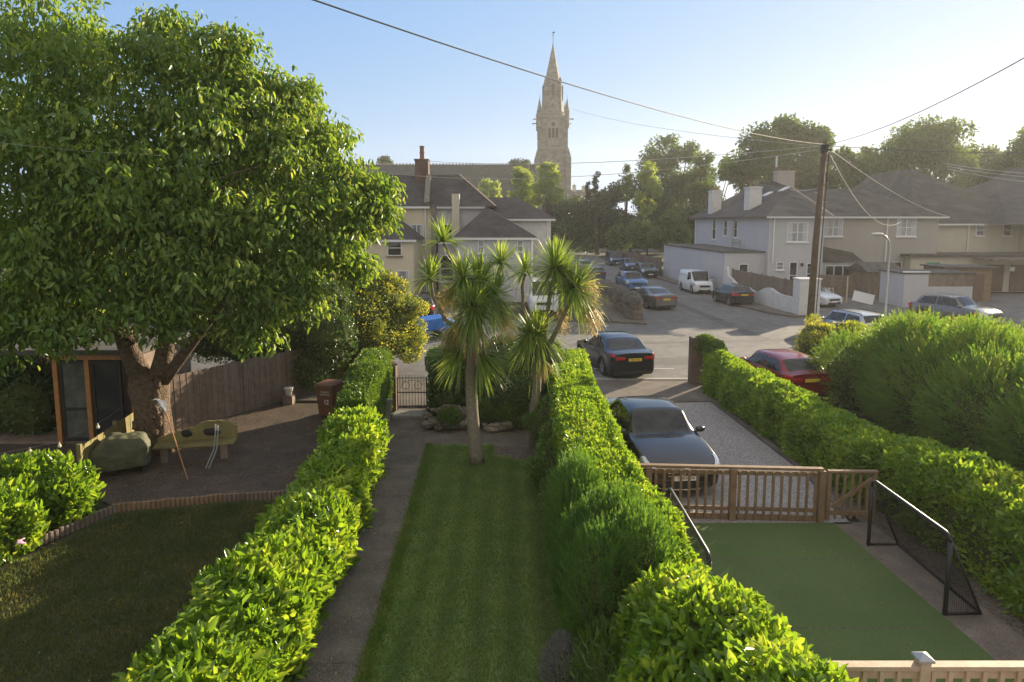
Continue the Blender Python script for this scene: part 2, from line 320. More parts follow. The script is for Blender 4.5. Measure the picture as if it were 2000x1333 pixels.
# leaves -------------------------------------------------
def unit(a): return a/np.maximum(np.linalg.norm(a,axis=1,keepdims=True),1e-9)
def leafmesh(name,P,A,N,length,width,m,parent=None,fold=.25,simple=False,curl=.15,extra=None):
    """P base points, A leaf axes, N approximate normals; each leaf is a small folded blade"""
    n=len(P); length=np.broadcast_to(np.asarray(length,float),(n,))[:,None]; width=np.broadcast_to(np.asarray(width,float),(n,))[:,None]
    A=unit(A); S=unit(np.cross(A,N)); N=unit(np.cross(S,A))
    if simple:
        V=np.stack([P,P+A*length*.5+S*width*.5+N*width*fold,P+A*length-N*length*curl,P+A*length*.5-S*width*.5+N*width*fold],1).reshape(-1,3)
        k=4; base=np.array([[0,1,2],[0,2,3]])
    else:
        V=np.stack([P,P+A*length*.3+S*width*.45+N*width*fold,P+A*length*.68+S*width*.42+N*width*fold-N*length*curl*.4,P+A*length-N*length*curl,
             P+A*length*.68-S*width*.42+N*width*fold-N*length*curl*.4,P+A*length*.3-S*width*.45+N*width*fold],1).reshape(-1,3)
        k=6; base=np.array([[0,1,2,3],[0,3,4,5]])
    fs=(base[None]+(np.arange(n)*k)[:,None,None]).reshape(-1,base.shape[1])
    return rawmesh(name,V,fs,m,parent)
def rawmesh(name,V,fs,m,parent=None,smooth=False):
    me=bpy.data.meshes.new(name); q=fs.shape[1]
    me.vertices.add(len(V)); me.vertices.foreach_set('co',V.astype(np.float32).ravel())
    me.loops.add(fs.size); me.loops.foreach_set('vertex_index',fs.astype(np.int32).ravel())
    me.polygons.add(len(fs)); me.polygons.foreach_set('loop_start',(np.arange(len(fs))*q).astype(np.int32))
    if smooth: me.polygons.foreach_set('use_smooth',np.ones(len(fs),bool))
    me.materials.append(M[m]); me.update(calc_edges=True)
    o=bpy.data.objects.new(name,me); COL.objects.link(o)
    if parent: o.parent=parent
    return o
def sph(n):
    v=R.normal(size=(n,3)); return unit(v)
def ell_points(lumps,n,shell=.45,bias_up=0.):
    """lumps rows (x,y,z,rx,ry,rz): points near the surface of the union"""
    L=np.array(lumps,float); a=(L[:,3]*L[:,4]*L[:,5])**(2/3); a=a/a.sum()
    idx=R.choice(len(L),size=n,p=a); u=sph(n)
    if bias_up: u[:,2]+=bias_up*R.random(n); u=unit(u)
    rr=1-shell*R.random(n)**1.6
    C=L[idx,:3]; r=L[idx,3:]; P=C+u*r*rr[:,None]; Nn=unit(u/r)
    # drop points deep inside another lump
    keep=np.ones(n,bool)
    for k in range(len(L)):
        q=((P-L[k,:3])/L[k,3:]); q=(q**2).sum(1); keep&=~((q<(.42)**2)&(idx!=k))
    return P[keep],Nn[keep]
def lumpcloud(lumps,n,sub=.35,seed=0):
    """break big lumps into clusters sitting on their surface for an uneven outline"""
    out=[]
    L=np.array(lumps,float)
    for l in L:
        k=int(n*max(1,(l[3]*l[4]*l[5])**(1/3)))
        u=sph(k)
        for q in u:
            s=sub*(.6+.8*R.random()); rr=l[3:]*(1-.35*R.random())
            out.append([*(l[:3]+q*rr),s,s,s*.8])
    return out
# hedge along a path -------------------------------------
def noise3(P,s,seed=0.):
    x,y,z=(P*s).T
    return (np.sin(x*1.7+seed)+np.sin(y*2.3+seed*1.7+x*.6)+np.sin(z*1.9+seed*.7+y*.8)+np.sin(x*3.9-y*3.1+seed*2.1)*.6+np.sin(z*4.3+x*2.7+seed)*.5)/4.1
def hedge(name,label,cat,path,nl,ls,lw,m='l_laurel',rnd=.22,bump=.12,tuft=.10,up=.5,group=None,simple=False,core=True,seed=1.,z0=.0,shoots=0,ends=True,sid=.9):
    """path rows (x,y,halfwidth,height)"""
    path=np.array(path,float); seg=np.linalg.norm(np.diff(path[:,:2],axis=0),axis=1); cum=np.concatenate([[0],np.cumsum(seg)]); T=cum[-1]
    def at(t): return np.stack([np.interp(t,cum,path[:,k]) for k in range(4)],1)
    def tang(t):
        a=at(np.clip(t-.15,0,T))[:,:2]; b=at(np.clip(t+.15,0,T))[:,:2]; v=b-a; return v/np.linalg.norm(v,axis=1,keepdims=True)
    mw=path[:,2].mean(); mh=path[:,3].mean()
    n=nl; t=R.random(n)*T
    per=2*mw+2*mh*sid; q=R.random(n)*per
    c=at(t); tv=tang(t); nv=np.stack([tv[:,1],-tv[:,0]],1)
    s=np.zeros(n); zz=np.zeros(n); out=np.zeros((n,3))
    top=q<2*mw; s[top]=(q[top]/mw-1); zz[top]=1; out[top]=(0,0,1)
    sd=~top; sg=np.where(q[sd]<2*mw+mh*sid,1.,-1.); s[sd]=sg; zz[sd]=R.random(sd.sum())**.85
    out[sd,:2]=nv[sd]*sg[:,None]
    # round the shoulders
    th=np.clip((zz-.72)/.28,0,1); 
    # ends
    if ends:
        en=R.random(n)<(2*mw/(T+2*mw))*.8; e2=R.random(n)<.5
        t=np.where(en,np.where(e2,0,T),t); c=at(t); tv=tang(t); nv=np.stack([tv[:,1],-tv[:,0]],1)
        s=np.where(en,R.uniform(-1,1,n),s); zz=np.where(en,R.random(n),zz); out[en]=np.concatenate([tv[en]*np.where(e2[en],-1,1)[:,None],np.zeros((en.sum(),1))],1)
    sc=np.where((zz>.99),1,1-rnd*th**2); hz=np.where(zz>.99,1-rnd*.55*np.abs(s)**3,zz)
    P=np.stack([c[:,0]+nv[:,0]*s*sc*c[:,2],c[:,1]+nv[:,1]*s*sc*c[:,2],z0+hz*c[:,3]],1)
    out=unit(out+0.5*np.stack([nv[:,0]*s,nv[:,1]*s,zz*.8],1)*(np.abs(s)**2)[:,None])
    b=noise3(P,1.3,seed)*bump+noise3(P,4.,seed+3)*bump*.45
    P=P+out*(b[:,None]+ (R.random(n)**2)[:,None]*tuft- .05-.12*(R.random(n)**1.5)[:,None])
    P[:,2]=np.maximum(P[:,2],.03)
    A=unit(out*.75+R.normal(size=(n,3))*.55+np.array([0,0,up]))
    Nn=unit(out+R.normal(size=(n,3))*.45+np.array([0,0,.5]))
    x0,y0=path[0,0],path[0,1]; root=thing(name,label,cat,(x0,y0,0),0,group)
    P=P-np.array([x0,y0,0])
    ln=ls*(.65+.7*R.random(n))
    leafmesh('foliage',P,A,Nn,ln,ln*lw,m,root,simple=simple)
    if shoots:
        t=R.random(shoots)*T; c=at(t); tv=tang(t); nv=np.stack([tv[:,1],-tv[:,0]],1); s=R.uniform(-.85,.85,shoots)
        PP=[];AA=[];NN=[]
        for i in range(shoots):
            b0=np.array([c[i,0]+nv[i,0]*s[i]*c[i,2]-x0,c[i,1]+nv[i,1]*s[i]*c[i,2]-y0,c[i,3]-.05+z0]); dr=unit((np.array([[0,0,1.]])+R.normal(size=(1,3))*.28))[0]; hgt=.12+.2*R.random()
            for k in range(9):
                PP.append(b0+dr*hgt*k/8); a=k*2.4; AA.append(np.array([math.cos(a),math.sin(a),.7])); NN.append(np.array([-math.cos(a)*.3,-math.sin(a)*.3,1]))
        leafmesh('shoot_leaves',np.array(PP),np.array(AA),np.array(NN),ls*.9,ls*.9*lw,m,root)
    if core:
        mb=MB(); tt=np.linspace(.05,T-.05,max(6,int(T/.5))); c=at(tt); tv=tang(tt); nv=np.stack([tv[:,1],-tv[:,0]],1); k=0; prof=[(-1,0),(-1,.7),(-.8,.93),(0,1),(.8,.93),(1,.7),(1,0)]
        for i in range(len(tt)):
            ww=c[i,2]-.13; hh=c[i,3]-.13
            for a,bz in prof: mb.v.append((c[i,0]+nv[i,0]*a*ww-x0,c[i,1]+nv[i,1]*a*ww-y0,z0+.01+bz*hh))
        q=len(prof)
        for i in range(len(tt)-1):
            for j in range(q-1): mb.f.append((i*q+j,i*q+j+1,(i+1)*q+j+1,(i+1)*q+j)); mb.mi.append(0)
        mb.f.append(tuple(range(q))); mb.mi.append(0); e=(len(tt)-1)*q; mb.f.append(tuple(e+j for j in reversed(range(q)))); mb.mi.append(0)
        mb.build('branches','core',root)
    return root
def bush(name,label,cat,lumps,nl,ls,lw,m,group=None,shell=.5,up=.5,core=.72,sub=None,simple=False,droop=0,trunk=None,crownname='foliage',twig=0):
    L=np.array(lumps,float); x0,y0=L[:,0].mean(),L[:,1].mean()
    root=thing(name,label,cat,(x0,y0,0),0,group)
    core=core and (min(core,.72) if sub else core)
    Ls=lumps if sub is None else lumpcloud(lumps,sub[0],sub[1])+[list(l[:3])+[l[3]*.86,l[4]*.86,l[5]*.86] for l in L]
    P,out=ell_points(Ls,nl,shell)
    k=P[:,2]>.04; P=P[k]; out=out[k]; n=len(P); P=P-np.array([x0,y0,0])
    A=unit(out*.7+R.normal(size=(n,3))*.6+np.array([0,0,up-droop])); Nn=unit(out+R.normal(size=(n,3))*.5+np.array([0,0,.4]))
    ln=ls*(.65+.7*R.random(n)); leafmesh(crownname,P,A,Nn,ln,ln*lw,m,root,simple=simple)
    if core:
        mb=MB()
        for i,l in enumerate(L): mb.blob((l[0]-x0,l[1]-y0,max(l[2],0)),(l[3]*core,l[4]*core,l[5]*core),12,8,.14,i)
        mb.build('branches','core',root)
    if trunk:
        mb=MB()
        for pts,rs in trunk: mb.tube([(p[0]-x0,p[1]-y0,p[2]) for p in pts],rs,8)
        mb.build('trunk','bark_dark',root,True)
    return root
# =====================================================================  SETTING
def struct(name,mb,m,**k): o=mb.build(name,m,**k); o['kind']='structure'; return o
# ground to the horizon
struct('ground',MB().sheet([(-1500,-60),(1500,-60),(1500,2500),(-1500,2500)],-.02),'ground')
# asphalt: cross street + street to the church + forecourt on the right
struct('road',MB().add([(-40,24.8,0),(70,24.8,0),(70,52,0),(30,56,0),(17.3,54.3,0),(15.9,72,0),(14.2,92,0),(14.5,132,0),(90,132,0),(90,140,0),(-90,140,0),(-90,132,0),(8,132,0),(6.0,92,0),(5.2,60,0),(6.2,50,0),(6.9,38.5,0),(0.,40,0),(-3,47,0),(-40,47,0)],[tuple(range(20))]),'asphalt')
pv=MB(); pv.poly([(-40,21.6),(-3.9,21.6),(-3.9,24.6),(-40,24.6)],-.01,.06); pv.poly([(-3.9,21.0),(7.0,21.6),(7.0,24.5),(-3.9,24.5)],-.01,.045); pv.poly([(7.0,21.6),(8.1,21.7),(8.1,24.5),(7.0,24.5)],-.01,.06)
struct('pavement',pv,'pavement')
kb=MB(); kb.box(-40,8.1,24.5,24.68,-.01,.07); struct('kerb',kb,'kerb')
p2=MB(); p2.poly([(17.3,54.1),(17.8,43.0),(18.6,41.2),(17.6,40.9),(16.6,42.6),(16.0,46),(16.1,54),(14.9,72),(13.4,92),(14.0,92),(15.9,72)],-.01,.11)
p2.poly([(7.8,38.0),(7.9,41),(6.9,55),(5.9,75),(6.6,92),(5.6,92),(4.6,60),(5.6,50),(6.0,39.0)],-.01,.11)
struct('pavement',p2,'pavement')
mk=MB()
for i in range(9): mk.box(4.2+i*1.5-6,5.1+i*1.5-6,26.6,26.72,.002,.006)
mk.box(1,7.6,24.95,25.02,.002,.005)
struct('road_marking',mk,'paint_line')
# tar patches / drain cover
mk=MB(); 
for (x,y) in ((10.0,31.2),(11.6,30.0)): mk.obox((x,y,.004),(.5,-.16,0),(.02,.06,0),(0,0,.002))
struct('tar_patch',mk,'ink')
M['asphalt_new']=mat2('asphalt_repair',(.075,.072,.07),(.095,.09,.088),(.14,.135,.13),.8,60,.9,.4)
M['asphalt_old']=mat2('asphalt_worn',(.185,.175,.165),(.22,.21,.195),(.13,.125,.118),.8,60,.9,.4)
q_m=MB(); q_m.sheet([(3,31.6),(16,33.2),(16,33.8),(3,32.2)],.0035); q_m.sheet([(12.4,33),(13.2,33),(12.2,52),(11.5,52)],.003); q_m.sheet([(5.5,27.3),(8.2,27.5),(8.1,28.9),(5.4,28.8)],.003); struct('road_patch',q_m,'asphalt_new')
q_m=MB(); q_m.sheet([(7.4,29.2),(11.8,29.6),(11.5,31.1),(7.2,30.9)],.0028); q_m.sheet([(-12,28),(-2,28.5),(-2,30),(-12,30)],.0028); q_m.sheet([(8.5,52),(10.8,52),(10.2,66),(8.6,66)],.0028); struct('road_patch',q_m,'asphalt_old')
for (x_,y_) in ((8.8,34.6),(12.6,40.5)):
    dc=MB(); dc.lathe([(.33,0),(.33,.006)],20); o_=dc.build('manhole_cover','iron'); o_.location=(x_,y_,.004); tag(o_,'round iron manhole cover in the road %s'%('near the bend' if y_<36 else 'farther up, beside the long wall'),'manhole cover')
# gardens
struct('lawn',MB().sheet([(-1.75,3),(.95,3),(.95,10),(.80,14.6),(.35,16.2),(-.4,16.6),(-.5,17.4),(-2.2,17.4),(-2.05,12),(-1.95,8)],.012),'lawn')
ls=M['lawn'].node_tree; bb_=ls.nodes['Principled BSDF']; src=bb_.inputs['Base Color'].links[0].from_socket
tcl=ls.nodes.new('ShaderNodeTexCoord'); wv_=ls.nodes.new('ShaderNodeTexWave'); wv_.bands_direction='X'; wv_.inputs['Scale'].default_value=.62; wv_.inputs['Distortion'].default_value=.25; ls.links.new(tcl.outputs['Object'],wv_.inputs[0])  # mowing-style stripes painted into the lawn colour, imitating pale window reflections
mrl=ls.nodes.new('ShaderNodeMapRange'); mrl.inputs[3].default_value=.78; mrl.inputs[4].default_value=1.28; ls.links.new(wv_.outputs['Fac'],mrl.inputs[0])
mxl=ls.nodes.new('ShaderNodeMix'); mxl.data_type='RGBA'; mxl.blend_type='MULTIPLY'; mxl.inputs[0].default_value=1; ls.links.new(src,mxl.inputs[6]); ls.links.new(mrl.outputs[0],mxl.inputs[7]); ls.links.new(mxl.outputs[2],bb_.inputs['Base Color'])
struct('path',MB().add([(-2.9,3,.006),(-1.7,3,.006),(-1.95,8,.006),(-2.05,12,.006),(-2.25,17.5,.006),(.9,17.0,.006),(.9,18.1,.006),(-2.3,18.3,.006),(-2.6,21.1,.006),(-3.7,21.1,.006),(-3.5,17,.006),(-3.2,13,.006),(-2.8,8,.006)],[tuple(range(13))]),'path')
struct('garden_soil',MB().sheet([(-5.1,3),(1.0,3),(2.4,3),(2.4,21.2),(-5.1,21.2)],0.),'soil')
struct('driveway',MB().sheet([(2.4,12.62),(6.75,12.62),(6.95,15.4),(6.6,21.6),(2.4,21.2)],.01),'gravel')
eb=MB(); eb.poly([(6.78,12.9),(6.95,12.9),(7.1,15.4),(6.8,21.5),(6.62,21.5),(6.96,15.4)],0,.05); struct('driveway_edging',eb,'pavement')
struct('hedge_border',MB().sheet([(6.7,6),(9.4,6),(9.4,21.6),(6.9,21.6),(7.1,15.4)],.004),'soil')
struct('artificial_lawn',MB().sheet([(2.35,5.2),(6.75,5.2),(6.62,8.8),(6.42,12.66),(2.35,12.66)],.014),'turf')
ts=MB()
for y_ in(7.2,9.2,11.2): ts.sheet([(2.4,y_),(6.6,y_),(6.6,y_+.018),(2.4,y_+.018)],.0165)
struct('turf_seam',ts,'soil')
pj=MB()
for y_ in(6.6,8.4,10.3,12.1,13.9,15.6): pj.sheet([(-3.1-(y_-8)*.06,y_),(-1.95-(y_-8)*.02,y_+.03),(-1.95-(y_-8)*.02,y_+.045),(-3.1-(y_-8)*.06,y_+.015)],.0085)
struct('path_joint',pj,'soil')
struct('patio',MB().sheet([(6.75,5.2),(8.2,5.2),(7.4,9),(7.15,12.7),(6.42,12.7),(6.62,8.8)],.010),'patio')
struct('back_lawn',MB().sheet([(-16,3),(-4.2,3),(-4.6,13.9),(-6.2,13.7),(-8.2,13.2),(-9.2,9.9),(-16,7.5)],.008),'rough_lawn_shaded')
struct('back_patio',MB().sheet([(-8.2,13.25),(-6.2,13.75),(-4.8,13.9),(-5.0,21.4),(-14,21.4),(-16,15),(-9.8,14.5)],.012),'membrane')
struct('verge',MB().sheet([(-90,140.2),(90,140.2),(90,147),(-90,147)],.03),'lawn')

# grass blades
def blades(name,label,poly,n,h,m='blade'):
    xs=[p[0] for p in poly]; ys=[p[1] for p in poly]
    X=R.uniform(min(xs),max(xs),n*2); Y=R.uniform(min(ys),max(ys),n*2); ins=np.zeros(len(X),bool); j=len(poly)-1
    for i in range(len(poly)):
        xi,yi=poly[i]; xj,yj=poly[j]; c=((yi>Y)!=(yj>Y))&(X<(xj-xi)*(Y-yi)/((yj-yi) or 1e-9)+xi); ins^=c; j=i
    X=X[ins][:n]; Y=Y[ins][:n]; k=len(X); P=np.stack([X,Y,np.full(k,.008)],1)
    A=unit(np.array([0,0,1.])+R.normal(size=(k,3))*.5); A[:,2]=np.abs(A[:,2])
    o=leafmesh(name,P,A,sph(k),h*(.6+.8*R.random(k)),.012,m,simple=True); tag(o,label,'grass',kind='stuff'); return o
blades('grass','short mown grass between the path and the tall hedge',[(-1.95,5.5),(.85,5.5),(.9,10),(.75,14.6),(.3,16.1),(-.5,16.5),(-.5,17.2),(-2.1,17.2),(-2.0,12),(-1.9,8)],60000,.045)
blades('grass','longer uneven grass in the neighbouring garden on the left',[(-12,6),(-4.4,6),(-4.6,13.6),(-6.2,13.5),(-8.0,13.0),(-9.0,9.9)],45000,.085,'blade_shaded')

def litter(label,poly,n,m,sz=.05):
    xs=[p[0] for p in poly]; ys=[p[1] for p in poly]; X_=R.uniform(min(xs),max(xs),n); Y_=R.uniform(min(ys),max(ys),n)
    P=np.stack([X_,Y_,np.full(n,.03)],1); A=R.normal(size=(n,3)); A[:,2]*=.15
    o=leafmesh('leaf_litter',P,A,np.tile([0,0,1.],(n,1))+R.normal(size=(n,3))*.2,sz*(.5+R.random(n)),sz*.45,m); tag(o,label,'leaf litter',kind='stuff')
M['l_dry']=LG('fallen_leaf',(.14,.10,.04),(.22,.15,.06),(.32,.26,.10),.1,.7,None,.4,1.)
litter('brown fallen leaves strewn over the path and lawn edges',[(-3.2,6),(-.2,20)],420,'l_dry')
litter('fallen leaves scattered over the shaded back patio and rough grass',[(-12,8),(-4.6,20.5)],900,'l_dry',.07)
litter('few fallen leaves on the turf and patio slabs',[(2.6,7),(7.3,12.4)],60,'l_dry',.045)
def edge_tufts(label,pts,n,h=.09):
    P=[]
    for i in range(n):
        k=random.randrange(len(pts)-1); t=random.random(); a,b=pts[k],pts[k+1]; P.append((a[0]+(b[0]-a[0])*t+random.gauss(0,.045),a[1]+(b[1]-a[1])*t,.008))
    P=np.array(P); A=np.array([0,0,1.])+R.normal(size=(n,3))*.7; A[:,2]=np.abs(A[:,2]); o=leafmesh('grass_tufts',P,A,sph(n),h*(.4+R.random(n)),.014,'blade',simple=True); tag(o,label,'grass',kind='stuff')
edge_tufts('ragged grass creeping over the edge of the path',[(-1.8,4),(-1.95,8),(-2.05,12),(-2.2,17.3)],9000)
edge_tufts('weeds along the hedge side of the path',[(-2.85,5),(-2.9,8),(-3.15,13),(-3.45,17)],5000,.12)
# =====================================================================  CARS
def car(name,label,cat,L,Wd,H,paint,prof,pos,fwd,plate=None,rear_plate=None,glass_sides=None,group='parked cars',zs=.20,wr=.315,details=1,rails=None,grille=True):
    """prof: xc cowl, r1 roof front, r2 roof rear, r3 tail glass base (all x from centre, +front), hn nose h, hc cowl h, hb belt rear, ht tail deck h, wr roof halfwidth factor"""
    root=thing(name,label,cat,(pos[0],pos[1],pos[2] if len(pos)>2 else .003),math.atan2(fwd[1],fwd[0]),group)
    xc,r1,r2,r3,hn,hc,hb,ht=[prof[k] for k in('xc','r1','r2','r3','hn','hc','hb','ht')]; rwf=prof.get('rw',.74)
    wb=prof.get('wb',L*.585); fx=prof.get('fx',L/2-.85); rx=fx-wb; Lf=L/2; w0=Wd/2
    sm=lambda a,b,x: (lambda t:t*t*(3-2*t))(min(1,max(0,(x-a)/(b-a))))
    def zl(x):
        if x>xc: return hc+(hn-hc)*((x-xc)/(Lf-xc))**1.7
        if x<r3: return hb+(ht-hb)*min(1,((r3-x)/max(.05,(r3+Lf)))**.8) if r3>-Lf+.1 else hb
        return hc+(hb-hc)*(xc-x)/(xc-r3)
    def zt(x):
        if x>=xc or x<=r3: return zl(x)
        if x>r1: t=(xc-x)/(xc-r1); return zl(x)+(H-.03-zl(x))*math.sin(t*math.pi/2)**1.1
        if x<r2: t=(x-r3)/(r2-r3); return zl(x)+(H-.06-zl(x))*math.sin(t*math.pi/2)**.9
        q=(x-r2)/(r1-r2); return H-.06+.03*q+.045*math.sin(math.pi*q)
    def wh(x):
        e=min(Lf-x,x+Lf); c=.55
        return w0*(1-.20*(1-min(1,e/c))**2.6)
    def sec(x):
        a=wh(x); z1=zl(x); z2=zt(x); k=min(1,max(0,(z2-z1)/(H-z1-.06)))
        zb=zs+.05*(1-min(1,min(Lf-x,x+Lf)/.35))
        for ax in(fx,rx):
            dx=abs(x-ax); r=wr+.065
            if dx<r: zb=max(zb,math.sqrt(r*r-dx*dx)+wr*.98-.0)
        zb=min(zb,z1-.12)
        zm=max(.52,zb+.03); zm=min(zm,z1-.08)
        wr_=w0*rwf; e3=(a*.955,z1)
        def mixp(p,q): return (p[0]+(q[0]-p[0])*k,p[1]+(q[1]-p[1])*k)
        crown=.045
        p4=mixp((a*.90,z1+.012),((a*.955+wr_)/2*1.01,(z1+z2-.05)/2))
        p5=mixp((a*.82,z1+.022),(wr_,z2-.055)); p6=mixp((a*.6,z1+.035),(wr_*.88,z2-.012)); p7=mixp((a*.3,z1+crown),(wr_*.5,z2+.008)); p8=(0,z1+crown+(z2+.014-z1-crown)*k)
        return [(a*.93,zb),(a*.985,zb+(zm-zb)*.3+.001),(a,zm),(a*.995,z1-.06),e3,p4,p5,p6,p7,p8]
    xs=sorted(set([Lf,Lf-.03,Lf-.08,Lf-.16,Lf-.28,-Lf,-Lf+.03,-Lf+.08,-Lf+.16,-Lf+.28,xc,r1,r2,max(r3,-Lf+.01)]+[ax+q for ax in(fx,rx) for q in(-.38,-.375,-.3,-.2,-.1,0,.1,.2,.3,.375,.38)]+list(np.linspace(-Lf+.4,Lf-.4,22))+list(np.linspace(r1,xc,5))+list(np.linspace(max(r3,-Lf+.02),r2,5))),reverse=True)
    xs=[x for i,x in enumerate(xs) if i==0 or xs[i-1]-x>.004]
    # nose profile: pull ends in at top and bottom
    def endx(x,z):
        e=Lf-x
        if x>0 and e<.3: return x-.10*(1-e/.3)*(abs(z-.5)/.4)**2*.9
        e=x+Lf
        if x<0 and e<.3: return x+prof.get('tl',.06)*(1-e/.3)*(abs(z-.6)/.4)**2*.9
        return x
    mb=MB(); ns=19
    for x in xs:
        s=sec(x); ring=[(endx(x,z),y,z) for y,z in s]+[(endx(x,z),-y,z) for y,z in s[-2::-1]]
        mb.v+=ring
    for i in range(len(xs)-1):
        for j in range(ns-1): mb.f.append((i*ns+j,(i+1)*ns+j,(i+1)*ns+j+1,i*ns+j+1)); mb.mi.append(0)
    mb.f.append(tuple(range(ns))); mb.mi.append(0); e=(len(xs)-1)*ns; mb.f.append(tuple(e+j for j in reversed(range(ns)))); mb.mi.append(0)
    body=mb.build('body',paint,root,True)
    me=body.data
    for p in me.polygons:
        if len(p.vertices)>4: p.use_smooth=False
    # underside
    u=MB(); u.box(-Lf+.25,Lf-.25,-w0+.16,w0-.16,.17,.6)
    for ax in(fx,rx):
        for sg in(1,-1): u.box(ax-wr-.05,ax+wr+.05,sg*(w0-.17)-.02,sg*(w0-.17)+.02,.2,.72)
    u.build('underbody','black',root)
    def S(x,v):
        s=sec(x); i=min(8,int(v)); f=v-i; y=s[i][0]*(1-f)+s[i+1][0]*f; z=s[i][1]*(1-f)+s[i+1][1]*f
        return Vector((endx(x,z),y,z))
    def Sn(x,v,sg,off):
        a=S(x,v); b=S(x-.02,v); v2=min(9,v+.05); c=S(x,v2) if v2>v else S(x,v-.05)
        n=(b-a).cross(c-a); n=n.normalized() if n.length>1e-9 else Vector((0,0,1))
        if n.y<0 and v<6: n=-n
        if n.z<0 and v>=6: n=-n
        q=a+n*off; return Vector((q.x,q.y*sg,q.z))
    def patch(mb,fx_,v0,v1,sg,n=8,m_=4,off=.008):
        """fx_(t,s) -> x for t along 0..1 and s 0..1 across v"""
        k=len(mb.v)
        for i in range(n+1):
            for j in range(m_+1):
                s=j/m_; vv=v0+(v1-v0)*s; mb.v.append(tuple(Sn(fx_(i/n,s),vv,sg,off)))
        for i in range(n):
            for j in range(m_): mb.f.append((k+i*(m_+1)+j,k+(i+1)*(m_+1)+j,k+(i+1)*(m_+1)+j+1,k+i*(m_+1)+j+1)); mb.mi.append(0)
    # side glass
    gs=glass_sides
    if gs is None:
        gm=(r1+r2)/2-.02
        gs=[(xc-.12,r1+.06,gm+.035,gm+.035),(gm-.035,gm-.035,r3+.32 if prof.get('hatch',1) else r3+.25,r2+.1)]
    for (a0,a1,b0,b1) in gs:      # bottom/top x at front, bottom/top x at rear
        for sg in(1,-1):
            q=MB(); patch(q,lambda t,s:(a0+(a1-a0)*s)*(1-t)+(b0+(b1-b0)*s)*t,4.12,5.88,sg,8,4)
            q.build('side_window','carglass',root,True)
    # windscreen & rear glass
    def wide(x0,x1,vlo,name):
        q=MB(); n=10; cols=[]
        for i in range(n+1):
            x=x0+(x1-x0)*i/n; row=[]
            for v in (vlo,7,8,9): row.append(Sn(x,v,1,.008))
            row=row+[Vector((p.x,-p.y,p.z)) for p in row[-2::-1]]
            q.v+= [tuple(p) for p in row]
        m_=7
        for i in range(n):
            for j in range(m_-1): q.f.append((i*m_+j,(i+1)*m_+j,(i+1)*m_+j+1,i*m_+j+1)); q.mi.append(0)
        return q.build(name,'carglass',root,True)
    wide(xc-.03,r1+.05,6.35,'windscreen')
    if prof.get('rearglass',1): wide(r2-.06,r3+prof.get('rg',.08),6.4,'rear_window')
    # seams
    if details:
        q=MB()
        dl=[xc-.02,(r1+r2)/2,r2+.0] if len(gs)>1 else [xc-.02,(r1+r2)/2+.35]
        for x in dl:
            for sg in(1,-1): q=MB(); patch(q,lambda t,s:x-.006+.012*t+.0*s,.8,4,sg,1,6,.004); q.build('panel_gap','black',root)
        for sg in(1,-1): q=MB(); patch(q,lambda t,s:xc+.05+(Lf-.25-xc)*t,5.3,5.36,sg,8,1,.004); q.build('panel_gap','black',root)
        hd=MB()
        for x in [k-.0 for k in dl[1:]]:
            for sg in(1,-1):
                hd=MB(); p=Sn(x+.12,3.4,sg,.015); hd.obox(p,(.09,0,0),(0,.012,0),(0,0,.014)); hd.build('door_handle',paint,root)
    # lamps
    for sg in(1,-1):
        q=MB(); patch(q,lambda t,s:Lf-.5+.44*t,2.6,3.9,sg,6,3,.012); q.build('headlamp','lamp_clear',root,True)
        q=MB(); patch(q,lambda t,s:Lf-.52+.44*t+.05*s,3.95,5.4,sg,6,4,.010); q.build('headlamp','lamp_clear',root,True)
        q=MB(); patch(q,lambda t,s:-Lf+.30-.24*t,prof.get('tv',2.5),3.95,sg,6,3,.012); q.build('tail_lamp','lamp_red',root,True)
    zp=prof.get('zf',.42)
    if grille:
        q=MB(); q.box(Lf-.045,Lf+.006,-w0*.5,w0*.5,hn-.2,hn-.05); q.box(Lf-.045,Lf+.01,-w0*.62,w0*.62,.24,.38); q.build('grille','black',root,bevel=.01)
    # tail lamps on the back face + bumper strip
    q=MB()
    for sg in(1,-1): q.box(-Lf-.008,-Lf+.05,sg*w0*.62-.19,sg*w0*.62+.19,ht-.20,ht-.08)
    q.build('tail_lamp','lamp_red',root,bevel=.008)
    q=MB(); q.box(-Lf-.012,-Lf+.04,-w0*.7,w0*.7,.25,.36); q.build('bumper_trim','black',root,bevel=.01)
    def pl(x,z,m_,txt,front):
        b=MB(); b.box(min(x,x+(.012 if front else -.012)),max(x,x+(.012 if front else -.012)),-.26,.26,z-.056,z+.056); o=b.build('number_plate',m_,root,bevel=.003)
        if txt:
            s=1 if front else -1
            text_mesh(txt,.092,'lettering','ink',o,(x+s*.0135,0,z),(math.pi/2,0,math.pi/2*s),.88,bold=.0015)
    if plate is not None: pl(Lf,zp,'plate_w',plate,True)
    if rear_plate is not None: pl(-Lf-.002,prof.get('zr',.82 if prof.get('hatch',1) else .75),'plate_y',rear_plate,False)
